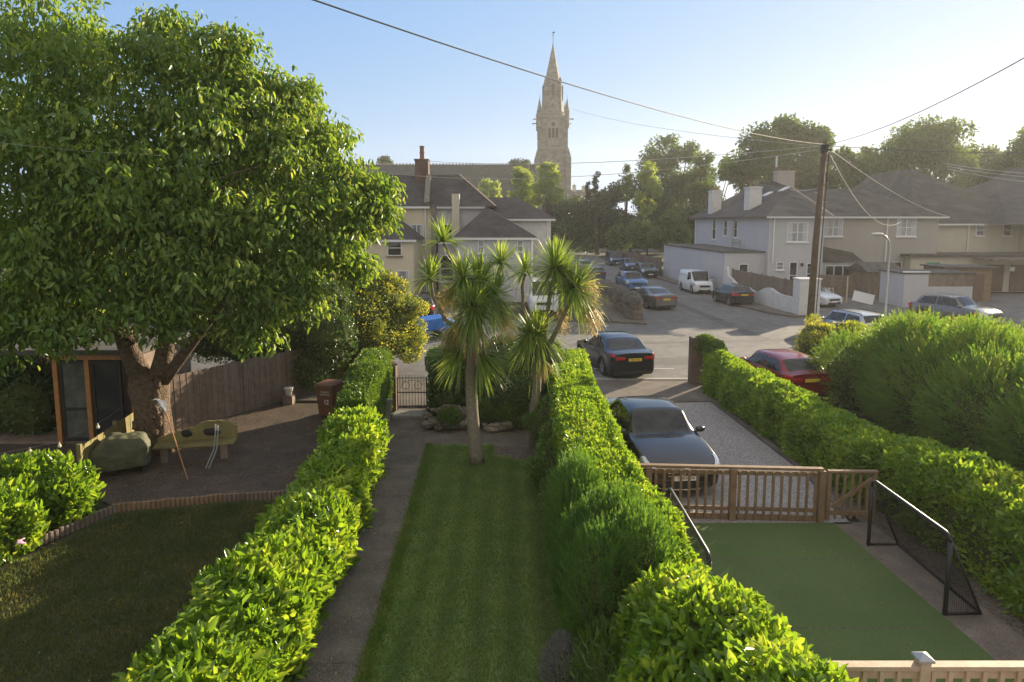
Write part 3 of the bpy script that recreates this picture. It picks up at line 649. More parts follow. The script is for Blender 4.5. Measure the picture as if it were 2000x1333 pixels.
    # wheels
    for ax in(fx,rx):
        for sg in(1,-1):
            wy=sg*(w0-.12); t=MB(); n=28
            prof_t=[(wr*.66,-.10),(wr*.95,-.105),(wr,-.07),(wr,.07),(wr*.95,.105),(wr*.66,.10)]
            k=0
            for r_,y_ in prof_t:
                for j in range(n): th=2*math.pi*j/n; t.v.append((ax+r_*math.cos(th),wy+y_,wr+r_*math.sin(th)))
            for i in range(len(prof_t)-1):
                for j in range(n): t.f.append((i*n+j,i*n+(j+1)%n,(i+1)*n+(j+1)%n,(i+1)*n+j)); t.mi.append(0)
            wo=t.build('wheel','tyre',root,True)
            r=MB(); yy=wy+sg*.075
            r.v=[]; 
            for j in range(n): th=2*math.pi*j/n; r.v.append((ax+wr*.68*math.cos(th),yy+sg*.02,wr+wr*.68*math.sin(th)))
            for j in range(n): th=2*math.pi*j/n; r.v.append((ax+wr*.60*math.cos(th),yy,wr+wr*.60*math.sin(th)))
            for j in range(n): r.f.append((j,(j+1)%n,n+(j+1)%n,n+j)); r.mi.append(0)
            for s5 in range(5):
                th=2*math.pi*s5/5+.3; c_,s_=math.cos(th),math.sin(th)
                r.obox((ax+c_*wr*.34,yy,wr+s_*wr*.34),(c_*wr*.31,0,s_*wr*.31),(-s_*.035,0,c_*.035),(0,.012,0))
            r.build('rim','alloy',wo)
            h=MB(); h.tube([(ax,yy-sg*.09,wr),(ax,yy-sg*.06,wr)],wr*.63,20); h.build('hub','black',wo)
    # mirrors
    for sg in(1,-1):
        q=MB(); q.blob((xc-.28,sg*(w0+.07),zl(xc)+.07),(.07,.12,.075),10,7,0); q.bar((xc-.25,sg*(w0-.06),zl(xc)+.02),(xc-.27,sg*(w0+.04),zl(xc)+.04),.05,.03); q.build('door_mirror',paint,root,True)
    if rails:
        q=MB()
        for sg in(1,-1): q.tube([(r1-.15,sg*w0*.68,H-.06),(r1-.3,sg*w0*.68,H+.03),(r2+.15,sg*w0*.68,H+.02),(r2,sg*w0*.68,H-.09)],.022,6)
        q.build('roof_rail',rails,root)
    return root
def paintm(n,c,metal=.5,rough=.28,coat=1.): M[n]=mat(n,c,rough,metal,.5,coat); return n
paintm('black_paint',(.012,.012,.013),.1,.22); paintm('navy_paint',(.010,.014,.026),.4); paintm('blue_paint',(.02,.10,.24),.5); paintm('white_paint',(.66,.67,.68),0,.3)
paintm('silver_paint',(.40,.42,.44),.8,.3); paintm('graphite_paint',(.16,.15,.15),.7,.3); paintm('red_paint',(.22,.008,.014),.3); paintm('grey_blue_paint',(.06,.09,.13),.5); paintm('midblue_paint',(.035,.06,.15),.5)
HATCH=dict(xc=1.05,r1=.25,r2=-1.15,r3=-1.75,hn=.68,hc=.93,hb=1.0,ht=.98,rg=.12)
LIFT=dict(xc=1.0,r1=.12,r2=-.95,r3=-2.1,hn=.66,hc=.93,hb=1.03,ht=1.0,rg=.22,tv=2.9,zr=.80)
SALOON=dict(xc=.95,r1=.15,r2=-.85,r3=-1.75,hn=.66,hc=.93,hb=1.02,ht=1.0,hatch=0,rg=.05,tv=3.0)
SUV=dict(xc=1.0,r1=.3,r2=-1.45,r3=-2.0,hn=.85,hc=1.08,hb=1.12,ht=1.1,rg=.1,zr=.9)
VAN=dict(xc=1.45,r1=.75,r2=-1.98,r3=-2.1,hn=.78,hc=1.02,hb=1.02,ht=1.0,rw=.84,rearglass=0)
MPV=dict(xc=1.2,r1=.45,r2=-1.4,r3=-1.85,hn=.74,hc=1.0,hb=1.03,ht=1.0,rw=.76)
ESTATE=dict(xc=.95,r1=.2,r2=-1.7,r3=-2.1,hn=.68,hc=.93,hb=1.0,ht=.98,rg=.12)
car('liftback_car','dark navy liftback parked at the kerb just beyond the tall hedge','car',4.85,1.85,1.47,'navy_paint',LIFT,(4.15,26.95),(-.20,.98),rear_plate='YB17 CXG',group='cars parked in the street',wr=.335)
MERC=car('saloon_car','black saloon facing the picket fence on the gravel driveway','car',4.62,1.78,1.44,'black_paint',dict(SALOON,xc=.90,r1=.10,r2=-1.0,zf=.47),(3.52,16.1,.012),(.10,-.995),plate='TE10 HZW',group=None,wr=.33)
car('saloon_car','brown-grey saloon with yellow rear plate parked behind the blue car by the low stone wall','car',4.92,1.88,1.42,'graphite_paint',dict(SALOON,r1=.05,r2=-.75,r3=-1.95,rg=.12),(9.75,46.6),(-.25,.97),rear_plate='',group='cars parked in the street')
car('blue_suv','bright blue hatchback SUV facing the camera just behind the brown-grey saloon','car',4.3,1.86,1.62,'blue_paint',SUV,(10.3,57.4),(.10,-1),plate='',group='cars parked in the street')
car('panel_van','small white panel van parked against the long grey wall','van',4.3,1.70,1.83,'white_paint',VAN,(15.55,56.2),(.09,-1),plate='',group='cars parked in the street',glass_sides=[(1.28,.80,.22,.22)])
car('black_hatchback','black hatchback with yellow rear plate parked by the timber-topped white wall','car',3.85,1.68,1.44,'black_paint',HATCH,(16.05,48.2),(-.13,.99),rear_plate='',group='cars parked in the street')
car('people_carrier','dark blue tall people carrier, farthest of the row facing the camera along the fence','car',4.25,1.83,1.84,'midblue_paint',VAN,(13.9,90.5),(.08,-1),plate='',group='cars parked in the street',glass_sides=[(1.28,.80,.22,.22),(.15,.15,-1.8,-1.7)],details=0)
car('blue_hatchback','mid-blue hatchback between the tall people carrier and the black compact car','car',4.1,1.76,1.48,'midblue_paint',HATCH,(14.25,80.8),(.08,-1),plate='',group='cars parked in the street',details=0)
car('compact_car','black compact car, nearest of the row by the long fence, with white front plate','car',4.0,1.72,1.52,'black_paint',MPV,(14.3,71.2),(.10,-1),plate='',group='cars parked in the street',details=0)
car('estate_car','grey-blue estate seen from behind with a yellow plate, left of the bright blue car','car',4.5,1.78,1.46,'grey_blue_paint',ESTATE,(8.3,67.5),(-.06,1),rear_plate='',group='cars parked in the street',details=0)
car('pale_hatchback','pale silver hatchback half hidden by the palm, ahead of the grey-blue estate','car',4.1,1.75,1.5,'silver_paint',HATCH,(8.3,77.5),(-.06,1),rear_plate='',group='cars parked in the street',details=0)
car('white_saloon','white saloon nose-out in the forecourt behind the telegraph pole','car',4.65,1.82,1.44,'white_paint',SALOON,(21.5,47.9),(.36,-.93),plate='',group='cars parked in the street',details=0)
car('silver_estate','silver estate with black roof rails, only its upper half showing over the bush','car',4.6,1.80,1.50,'silver_paint',ESTATE,(17.1,33.6),(-.24,.97),rear_plate='',group='cars parked in the street',rails='black')
car('black_suv','large black SUV with bright roof and bonnet, rightmost car in the forecourt','car',4.6,1.88,1.66,'graphite_paint',SUV,(25.9,38.6),(.47,-.88),plate='',group='cars parked in the street',rails='steel',wr=.36)
car('red_hatchback','dark red hatchback in the next driveway, half behind the conifers','car',4.0,1.72,1.44,'red_paint',HATCH,(9.45,23.2),(-.17,.985),rear_plate='',group=None)
car('dark_hatchback','dark hatchback with a red tail lamp, half behind the golden shrub','car',4.1,1.76,1.48,'navy_paint',HATCH,(-5.55,41.0),(-.03,1),rear_plate='',group='cars parked in the street',details=0)
wv=car('work_van','pale van with an orange beacon on its roof, behind the right palm','van',4.9,1.9,2.1,'white_paint',dict(xc=1.95,r1=1.25,r2=-2.3,r3=-2.4,hn=.9,hc=1.2,hb=1.2,ht=1.2,rw=.84,rearglass=0),(2.0,44.2),(.02,-1),plate='',group='cars parked in the street',glass_sides=[(1.8,1.3,.6,.6)],details=0)
q=MB(); q.lathe([(.10,0),(.10,.05),(.08,.16),(.03,.2)],10,(1.0,.25,2.1)); q.build('beacon','orange',wv)
Lf_=2.31
q=MB(); q.tube([(Lf_+.03,.10*math.cos(a),.60+.10*math.sin(a)) for a in np.linspace(0,2*math.pi,22)],.010,5)
for k in range(3): a=math.pi/2+k*2*math.pi/3; q.bar((Lf_+.03,0,.60),(Lf_+.03,.10*math.cos(a),.60+.10*math.sin(a)),.014)
q.build('grille_badge','chrome',MERC)
q=MB(); q.tube([(Lf_-.02,-.62,.27),(Lf_+.05,-.3,.245),(Lf_+.06,0,.24),(Lf_+.05,.3,.245),(Lf_-.02,.62,.27)],.012,6); q.build('bumper_chrome','chrome',MERC)
for z_ in(.53,.60,.67): q=MB(); q.box(Lf_+.0,Lf_+.018,-.40,.40,z_-.008,z_+.008); q.build('grille_bar','chrome',MERC)
for sg in(-1,1): q=MB(); q.blob((Lf_-.10,sg*.66,.36),(.05,.09,.05),10,6,0); q.build('fog_lamp','lamp_clear',MERC)
for sg in(-1,1): q=MB(); q.tube([(1.02,sg*.05,1.0),(.72,sg*.05+.45,1.13)],.009,5); q.build('wiper','black',MERC)
q=MB(); q.blob((Lf_-.12,0,.735),(.025,.025,.012),8,5,0); q.build('bonnet_badge','chrome',MERC)
# blue tarpaulin trailer
t=thing('trailer','small trailer under a bright blue tarpaulin, left of the left palm','trailer',(-4.0,34.0,0),.3)
q=MB(); q.prismx([(-1.1,.45),(-1.1,.75),(-.6,1.0),(.3,1.12),(1.1,.8),(1.1,.45)],-.75,.75); o=q.build('cover','tarp_blue',t,bevel=.06)
q=MB(); q.box(-1.1,1.1,-.7,.7,.3,.45); q.bar((1.1,0,.38),(1.9,0,.35),.07); q.build('chassis','steel',t)
for sg in(1,-1):
    q=MB(); q.tube([(0,sg*.74,.26),(0,sg*.88,.26)],.26,16); q.build('wheel','tyre',t)

# =====================================================================  BUILDINGS
def hip(mb,x0,x1,y0,y1,z,zr,a=None,axis='y',gx0=None,thick=.12):
    """hipped roof; ridge along axis with end insets a (two values)"""
    if axis=='y':
        xm=(x0+x1)/2 if gx0 is None else gx0; A=(xm,y0+a[0],zr); B=(xm,y1-a[1],zr)
        mb.add([(x0,y0,z),(x1,y0,z),(x1,y1,z),(x0,y1,z),A,B],[(0,1,4),(1,2,5,4),(2,3,5),(3,0,4,5),(0,3,2,1)])
    else:
        ym=(y0+y1)/2 if gx0 is None else gx0; A=(x0+a[0],ym,zr); B=(x1-a[1],ym,zr)
        mb.add([(x0,y0,z),(x1,y0,z),(x1,y1,z),(x0,y1,z),A,B],[(0,1,5,4),(1,2,5),(2,3,4,5),(3,0,4),(0,3,2,1)])
    return A,B
def window(parent,c,u,n,w,h,nx=1,ny=2,sill=True,glass='glass',sillm='upvc',name='window',fr=.06,dp=.05):
    """c lower-left corner on the wall, u unit along the wall, n outward normal"""
    c=Vector(c); u=Vector(u); n=Vector(n); z=Vector((0,0,1))
    f=MB()
    def b(a0,a1,z0,z1,d0,d1): f.obox(c+u*(a0+a1)/2+z*(z0+z1)/2+n*(d0+d1)/2,u*(a1-a0)/2,n*(d1-d0)/2,z*(z1-z0)/2)
    b(0,fr,0,h,-.02,dp); b(w-fr,w,0,h,-.02,dp); b(fr,w-fr,0,fr,-.02,dp); b(fr,w-fr,h-fr,h,-.02,dp)
    for i in range(1,nx): x=w*i/nx; b(x-fr*.6,x+fr*.6,fr,h-fr,-.02,dp-.004)
    for j in range(1,ny): y=h*j/ny; b(fr,w-fr,y-fr*.4,y+fr*.4,-.02,dp-.008)
    o=f.build(name,'upvc',parent)
    p=MB(); p.obox(c+u*w/2+z*h/2+n*.012,u*(w/2-.02),n*.008,z*(h/2-.02)); p.build('pane',glass,o)
    if glass=='glass_curtained' and w>.9 and name=='window':
        for a0,a1 in((fr+.01,w*.26),(w*.74,w-fr-.01)):
            k=MB(); nn=6
            for i in range(nn):
                x0=a0+(a1-a0)*(i+.5)/nn; k.obox(c+u*x0+z*h/2+n*(.022+.004*(i%2)),u*(a1-a0)/nn*.42,n*.003,z*(h/2-fr-.01))
            k.build('curtain','curtain',o)
    if sill:
        s=MB(); s.obox(c+u*w/2-z*.05+n*.06,u*(w/2+.08),n*.08,z*.05); s.build('sill',sillm,o)
    return o
def boxpart(parent,name,m,*a,bevel=0):
    q=MB(); q.box(*a); return q.build(name,m,parent,bevel=bevel)
X=(1,0,0); NY=(0,-1,0)
# ---- left terrace: cream wing + main block + grey wing + white block
H1=thing('house','cream rendered house with a hipped slate wing beside the big tree','house',(-10,49,0))
def P_(parent,name,mb,m,**k):
    l=parent.location; return mb.build(name,m,parent,shift=(l.x,l.y,l.z),**k)
def win(parent,c,*a,**k):
    l=parent.location; return window(parent,(c[0]-l.x,c[1]-l.y,c[2]),*a,**k)
P_(H1,'wing_wall',MB().box(-15.5,-7.25,49,53.4,0,4.6),'render_cream')
q=MB(); hip(q,-15.8,-6.95,48.7,60,4.62,7.0,(4.2,1),'y',-10.1); P_(H1,'wing_roof',q,'slate')
P_(H1,'wing_fascia',MB().box(-15.75,-7.0,48.72,48.86,4.45,4.62),'upvc')
P_(H1,'wall',MB().box(-18,-6.45,53.4,62,0,7.1),'render_cream')
q=MB(); hip(q,-18.5,-6.35,53.0,63.0,7.12,9.9,(1,0.01),'x'); P_(H1,'roof',q,'slate_brown')
P_(H1,'fascia',MB().box(-11.2,-6.5,53.02,53.16,6.95,7.12),'upvc')
q=MB(); q.tube([(-6.9,53.3,7),(-6.9,53.3,0)],.06,8); P_(H1,'downpipe',q,'upvc')
for (px,py,w,h,gl) in ((757,500,1.05,1.15,'glass'),(690,502,.95,1.15,'glass'),(774,575,.98,1.75,'glass_curtained'),(727,573,.9,1.75,'glass_curtained')):
    p=d(px,py,49); win(H1,(p.x,49,p.z),X,NY,w,h,1,2,True,gl,'brick_sill')
p=d(801,478,53.4); win(H1,(p.x,53.4,p.z),X,NY,1.1,1.6,2,2,True,'glass_curtained')
p=d(803,580,53.4); o=win(H1,(p.x+.2,53.4,.15),X,NY,1.3,2.3,3,1,False,'glass_curtained',name='porch_door')
P_(H1,'doorstep',MB().box(-7.2,-5.6,52.4,53.4,0,.3),'pavement')
# chimneys
def chimney(parent,x0,x1,y0,y1,z0,z1,m='render_white',pots=1,cap=True):
    q=MB(); q.box(x0,x1,y0,y1,z0,z1); q.box(x0-.06,x1+.06,y0-.06,y1+.06,z1,z1+.14); o=P_(parent,'chimney',q,m)
    for i in range(pots):
        k=MB(); xx=x0+(x1-x0)*(i+.5)/pots; k.lathe([(.13,0),(.10,.1),(.09,.3),(.12,.34),(.12,.4),(.08,.42)],10,(xx,(y0+y1)/2,z1+.14)); l=parent.location; c=k.build('chimney_pot','brick_sill',o,shift=tuple(l))
    return o
# tall brick chimney on the party wall
chimney(H1,-8.15,-7.05,56.8,57.9,8.6,11.0,'brick',0)
q=MB(); q.lathe([(.24,0),(.20,.15),(.19,.5),(.24,.56),(.19,.62),(.19,1.0),(.24,1.06),(.16,1.12)],12,(-7.6,57.3,11.14)); P_(H1,'tall_chimney_pot',q,'brick_sill')
q=MB(); q.add([(-7.35,52.9,0),(-6.85,52.9,0),(-6.85,53.4,0),(-7.35,53.4,0)],[(3,2,1,0)]); 
q=MB(); q.bar((-7.05,57.0,9.75),(-6.75,53.2,7.35),.42,.3); P_(H1,'party_wall_coping',q,'coping_lichen')
q=MB(); q.box(-6.42,-6.05,53.05,53.4,0,7.2); P_(H1,'party_pier',q,'coping_lichen')
H2=thing('house','pale grey rendered house with a hipped slate wing, behind the two palms','house',(-2,49,0))
P_(H2,'wall',MB().box(-6.05,-2.0,53.5,62,0,7.1),'render_grey')
P_(H2,'fascia',MB().box(-6.0,-2.15,53.1,53.24,6.95,7.12),'upvc')
q=MB(); hip(q,-6.35,-1.3,53.0,63,7.12,9.9,(.01,3.2),'x'); P_(H2,'roof',q,'slate_brown'); q=MB(); hip(q,-3.6,3.7,56.4,66,6.15,8.1,(1.0,3.2),'x'); P_(H2,'side_roof',q,'slate_brown')
q=MB(); q.bar((-4.5,58,9.93),(-1.3,53.0,7.16),.16,.06); P_(H2,'hip_tiles',q,'ridge')
P_(H2,'side_wall',MB().box(-2.0,3.3,56.8,66,0,6.1),'render_white')
P_(H2,'side_fascia',MB().box(-.7,3.65,56.42,56.55,5.98,6.14),'upvc')
P_(H2,'wing_wall',MB().box(-4.05,1.6,49,53.5,0,4.75),'render_grey')
q=MB(); hip(q,-4.35,1.9,48.7,60,4.77,7.05,(3.6,1),'y',-1.95); P_(H2,'wing_roof',q,'slate')
P_(H2,'wing_fascia',MB().box(-4.3,1.85,48.72,48.86,4.6,4.77),'upvc')
P_(H2,'tall_stack',MB().box(-4.75,-4.15,53.0,53.5,4.2,8.1),'render_yellow')
q=MB(); q.tube([(1.45,48.9,4.7),(1.45,48.9,0)],.05,8); P_(H2,'downpipe',q,'upvc')
q=MB(); q.tube([(3.0,56.7,6),(3.0,56.7,0)],.05,8); P_(H2,'downpipe',q,'upvc')
q=MB(); q.tube([(-6.0,53.3,5.6),(-6.0,53.3,0)],.085,8); P_(H2,'soil_pipe',q,'black')
for (px,py,w,h,yy) in ((934,495,.45,.95,49),(1010,492,.45,.85,49),(860,550,1.1,2.1,53.5),(857,475,1.1,1.5,53.5)):
    p=d(px,py,yy); win(H2,(p.x,yy,max(.4,p.z)),X,NY,w,h,1,2,True,'glass' if yy>50 else 'glass_curtained')
# ---- church
CH=thing('church','old stone church with a long slate nave roof and a tall spired tower','church',(5,200,0))
def PC(name,q,m,**k): return P_(CH,name,q,m,**k)
PC('nave_wall',MB().box(-50,6.5,192,208,0,14.2),'stone')
q=MB(); q.add([(-52,190.5,14),(7,190.5,14),(7,209.5,14),(-52,209.5,14),(-52,200,22.4),(7,200,22.4)],[(0,1,5,4),(2,3,4,5),(0,4,3),(1,2,5),(0,3,2,1)]); PC('nave_roof',q,'slate_church')
q=MB()
for i in range(60): q.box(-52+i*.98,-51.4+i*.98,199.8,200.2,22.4,22.75)
PC('ridge_crest',q,'ridge')
PC('aisle_wall',MB().box(-20,7,184,192,0,9),'stone'); q=MB(); q.add([(-21,183,9),(7.5,183,9),(7.5,192,13.2),(-21,192,13.2)],[(0,1,2,3)]); q.add([(-21,192,13.2),(7.5,192,13.2),(7.5,192,9),(-21,192,9)],[(0,1,2,3)]); PC('aisle_roof',q,'slate_church')
for xx in (-3.5,.5,4.5):
    q=MB(); q.prismx([(xx-1.3,9.4),(xx+1.3,9.4),(xx,12.2)],182.6,186); PC('aisle_gable',q,'stone_pale')
# tower: centre px 1080
tx=12.05; ty=203.; 
def tb(mb,hw,z0,z1,hw2=None):
    hw2=hw if hw2 is None else hw2
    c=[(-1,-1),(1,-1),(1,1),(-1,1)]; mb.add([(tx+a*hw,ty+b*hw,z0) for a,b in c]+[(tx+a*hw2,ty+b*hw2,z1) for a,b in c],[(0,3,2,1),(4,5,6,7),(0,1,5,4),(1,2,6,5),(2,3,7,6),(3,0,4,7)])
q=MB(); tb(q,4.55,0,23.6); tb(q,4.55,23.6,23.9,4.4); tb(q,4.3,23.9,36.4); PC('tower',q,'stone')
q=MB(); tb(q,4.42,26.9,27.3); tb(q,4.42,32.9,33.15); tb(q,4.5,35.9,36.4); PC('string_course',q,'stone_pale')
q=MB()
for i in range(13):
    for s in(-1,1):
        a=-4.2+i*.7; q.box(tx+a-.13,tx+a+.13,ty+s*4.35-.12,ty+s*4.35+.12,36.4,37.1); q.box(tx+s*4.35-.12,tx+s*4.35+.12,ty+a-.13,ty+a+.13,36.4,37.1)
for s in(-1,1): q.box(tx-4.5,tx+4.5,ty+s*4.35-.15,ty+s*4.35+.15,37.1,37.35); q.box(tx+s*4.35-.15,tx+s*4.35+.15,ty-4.19,ty+4.19,37.1,37.35)
PC('parapet',q,'stone_pale')
for sx in(-1,1):
    for sy in(-1,1):
        q=MB(); q.lathe([(.75,33),(.75,37.4),(.9,37.6),(.7,37.8),(.06,41.3)],8,(tx+sx*4.0,ty+sy*4.0,0)); q.tube([(tx+sx*4.0,ty+sy*4.0,41.1),(tx+sx*4.0,ty+sy*4.0,42.2)],.05,5); PC('pinnacle',q,'stone')
        q=MB(); cx,cy=tx+sx*4.45,ty+sy*4.45; W_=.8; q.add([(cx-W_,cy-W_,0),(cx+W_,cy-W_,0),(cx+W_,cy+W_,0),(cx-W_,cy+W_,0),(cx-W_,cy-W_,24.3),(cx+W_,cy-W_,24.3),(cx+W_,cy+W_,24.3),(cx-W_,cy+W_,24.3),(tx+sx*4.05-.45,ty+sy*4.05-.45,27.2),(tx+sx*4.05+.45,ty+sy*4.05-.45,27.2),(tx+sx*4.05+.45,ty+sy*4.05+.45,27.2),(tx+sx*4.05-.45,ty+sy*4.05+.45,27.2)],
          [(0,1,5,4),(1,2,6,5),(2,3,7,6),(3,0,4,7),(4,5,9,8),(5,6,10,9),(6,7,11,10),(7,4,8,11),(8,9,10,11)]); PC('buttress',q,'stone')
        q=MB(); q.bar((tx+sx*4.5,ty+sy*4.5,35.4),(tx+sx*5.6,ty+sy*4.7,35.3),.3,.3); q.blob((tx+sx*5.7,ty+sy*4.7,35.3),(.3,.22,.22),8,6,.1); PC('gargoyle',q,'stone_pale')
# octagonal lantern and spire
q=MB(); q.lathe([(4.0,36.4),(3.2,39.4),(2.75,46.3)],8,(tx,ty,0)); PC('lantern',q,'stone')
q=MB(); q.lathe([(2.45,46.3),(.16,57.2),(.28,57.4),(.1,57.7)],8,(tx,ty,0)); PC('spire',q,'stone')
for k in range(4):
    th=math.pi/4+k*math.pi/2; cx,cy=tx+2.95*math.cos(th),ty+2.95*math.sin(th); q=MB(); q.lathe([(.5,38),(.4,46.6),(.48,46.8),(.3,47.6)],6,(cx,cy,0)); PC('spire_turret',q,'stone')
for k in range(4):
    th=-math.pi/2+k*math.pi/2; c_,s_=math.cos(th),math.sin(th); q=MB()
    for w_,z0,z1 in((.4,41.2,45.6),): q.obox((tx+c_*2.95,ty+s_*2.85,(z0+z1)/2),(-s_*w_,c_*w_,0),(c_*.12,s_*.12,0),(0,0,(z1-z0)/2))
    PC('lucarne',q,'louvre_dark')
q=MB(); q.tube([(tx,ty,57.5),(tx,ty,60.6)],.07,5); q.bar((tx-.45,ty,60.0),(tx+.45,ty,60.0),.08); q.blob((tx+.15,ty,60.8),(.4,.1,.25),8,6,0); PC('weathervane',q,'iron')
# belfry windows (traceried) on front and left faces
def belfry(c,u,n):
    c=Vector(c);u=Vector(u);n=Vector(n);z=Vector((0,0,1)); f=MB()
    def arch(x0,x1,z0,zs_,mb,dp):
        w=(x1-x0)/2; pts=[(x0,z0),(x1,z0),(x1,zs_)]
        for a in range(1,8): t=a/8*math.pi/2; pts.append((x0+2*w*math.cos(t)*.5+w*.5*math.cos(t) if 0 else x1-w*(1-math.cos(t)) ,zs_+w*1.25*math.sin(t)))
        mid=pts[3:]; pts=pts+[((x0+x1)/2,zs_+w*1.25)]+[(x0+x1-a,b) for a,b in reversed(mid)]+[(x0,zs_)]
        k=len(pts); V=[c+u*a+z*b+n*.0 for a,b in pts]+[c+u*a+z*b+n*dp for a,b in pts]; mb.add(V,[tuple(range(k,2*k))]+[(i,(i+1)%k,k+(i+1)%k,k+i) for i in range(k)])
    arch(-1.75,1.75,-.2,3.2,f,.10); o=f.build('belfry_window','stone_pale',CH,shift=tuple(CH.location))
    for i in(-1,0,1):
        k=MB(); arch(i*1.08-.4,i*1.08+.4,.1,2.5,k,.16); k.build('louvre','louvre_dark',o,shift=tuple(CH.location))
    k=MB(); 
    for i in range(12):
        th=2*math.pi*i/12; k.v.append(tuple(c+u*.62*math.cos(th)+z*(4.0+.62*math.sin(th))+n*.16))
    k.f.append(tuple(range(12))); k.mi.append(0); k.build('tracery_light','louvre_dark',o,shift=tuple(CH.location))
belfry((tx,ty-4.3,29.9),(1,0,0),(0,-1,0)); belfry((tx-4.3,ty,29.9),(0,-1,0),(-1,0,0));
q=MB(); q.box(tx-1.5,tx-.6,ty-4.36,ty-4.2,28.0,29.4); q.box(tx-.4,tx+.4,ty-4.36,ty-4.2,28.0,29.4); q.box(tx+.6,tx+1.5,ty-4.36,ty-4.2,28.0,29.4); PC('blind_panel',q,'stone_pale') 
# distant house right of the tower
H9=thing('cottage','small distant white cottage roof showing right of the church tower','house',(22,230,0))
P_(H9,'wall',MB().box(19,30,228,236,0,14),'render_white'); q=MB(); hip(q,18.5,30.5,227.5,236.5,14,16.5,(1,1),'x'); P_(H9,'roof',q,'slate_brown')
chimney(H9,20.8,21.9,231,232,15,18,'render_yellow',1); chimney(H9,24,24.9,231,232,15,17.6,'render_yellow',1)

# ---- grey semi on the right
H3=thing('house','large grey pebble-dashed house with flat-roofed extension and three chimneys','house',(20.5,53.6,0))
P_(H3,'wall',MB().box(20.6,25.0,53.6,75,0,6.3),'render_grey')
q=MB(); q.add([(20.1,53.1,6.32),(25.5,53.1,6.32),(26.4,57.6,6.38),(26.4,76,6.38),(20.1,76,6.32),(25.4,61.0,8.9),(25.4,65.5,9.8),(25.4,69.5,9.8),(26.2,66.5,9.3)],
  [(0,1,5),(1,8,5),(1,2,8),(5,8,6),(0,5,6,7,4),(4,7,3),(3,7,6,8),(3,8,2),(0,4,3,2,1)]); P_(H3,'roof',q,'slate_brown')
P_(H3,'fascia',MB().box(20.2,25.5,53.12,53.22,6.2,6.32),'upvc')
P_(H3,'side_fascia',MB().box(20.12,20.2,53.12,76,6.2,6.32),'felt')
q=MB(); q.bar((25.5,53.1,6.36),(25.4,61,8.94),.16,.06); P_(H3,'hip_tiles',q,'ridge')
chimney(H3,20.9,21.9,70.3,71.6,6.4,9.0,'render_white',2); chimney(H3,21.4,22.5,60.6,62.0,6.4,8.9,'render_white',2); chimney(H3,25.9,27.6,65.9,66.9,8.8,10.7,'render_brown',2)
q=MB(); q.lathe([(.1,0),(.1,1.1)],8,(25.95,66.4,11.2)); P_(H3,'flue',q,'pot')
for (y0,y1,x0) in ((59.3,60.0,23.6),(57.3,58.2,24.35)):
    z=6.32+(x0-20.1)*(8.9-6.32)/5.3; q=MB(); q.obox((x0,(y0+y1)/2+2.6,z+.42),(.35,0,.17),(0,.5,0),(-.02,0,.04)); P_(H3,'rooflight',q,'upvc')
q=MB(); q.tube([(21.05,53.5,6.2),(20.95,53.5,6.0),(20.95,53.5,2.6)],.06,8); P_(H3,'downpipe',q,'upvc')
q=MB(); q.tube([(20.5,74.8,6.2),(20.5,74.8,3)],.06,8); P_(H3,'downpipe',q,'upvc')
q=MB(); q.tube([(20.5,62.2,6.2),(20.5,62.2,3.4)],.06,8); q.tube([(20.45,62.0,4.0),(20.45,60.0,4.1)],.05,6); q.tube([(20.3,59.5,3.4),(20.3,59.5,4.3)],.09,8); P_(H3,'soil_pipe',q,'steel')
NXd=(-1,0,0); UYd=(0,-1,0)
def winx(parent,y_far,x,z,w,h,**k): l=parent.location; return window(parent,(x-l.x,y_far-l.y,z),UYd,NXd,w,h,**k)
winx(H3,68.6,20.6,4.1,1.0,2.1); winx(H3,64.9,20.6,4.55,.9,1.5); winx(H3,62.0,20.6,4.45,.9,1.6)
win(H3,(22.05,53.6,4.3),X,NY,1.65,1.55,2,2,True,'glass_curtained'); win(H3,(21.3,53.6,2.05),X,NY,.6,.65,1,2,True,'glass_curtained')
win(H3,(22.35,53.6,.5),X,NY,.65,2.2,1,2,False,'glass',name='door'); win(H3,(23.75,53.6,.9),X,NY,.7,1.7,1,2,True,'glass')
o=boxpart(H3,'wall_lamp','black',22.75,22.93,-.15,0,2.35,2.6); o.location=(-20.5+.5,0,0)
P_(H3,'extension_wall',MB().add([(17.3,54.2,0),(20.6,54.2,0),(20.6,71.5,0),(16.3,71.5,0),(17.3,54.2,3.4),(20.6,54.2,3.4),(20.6,71.5,3.4),(16.3,71.5,3.4)],[(0,1,5,4),(2,3,7,6),(3,0,4,7)]),'render_grey')
P_(H3,'extension_roof',MB().add([(17.2,54.1,3.4),(20.6,54.1,3.4),(20.6,71.6,3.4),(16.2,71.6,3.4),(17.2,54.1,3.52),(20.6,54.1,3.52),(20.6,71.6,3.52),(16.2,71.6,3.52)],[(0,3,2,1),(4,5,6,7),(0,1,5,4),(1,2,6,5),(2,3,7,6),(3,0,4,7)]),'felt')
win(H3,(18.5,54.2,1.3),X,NY,.75,1.2,1,1,False,'glass',name='door')
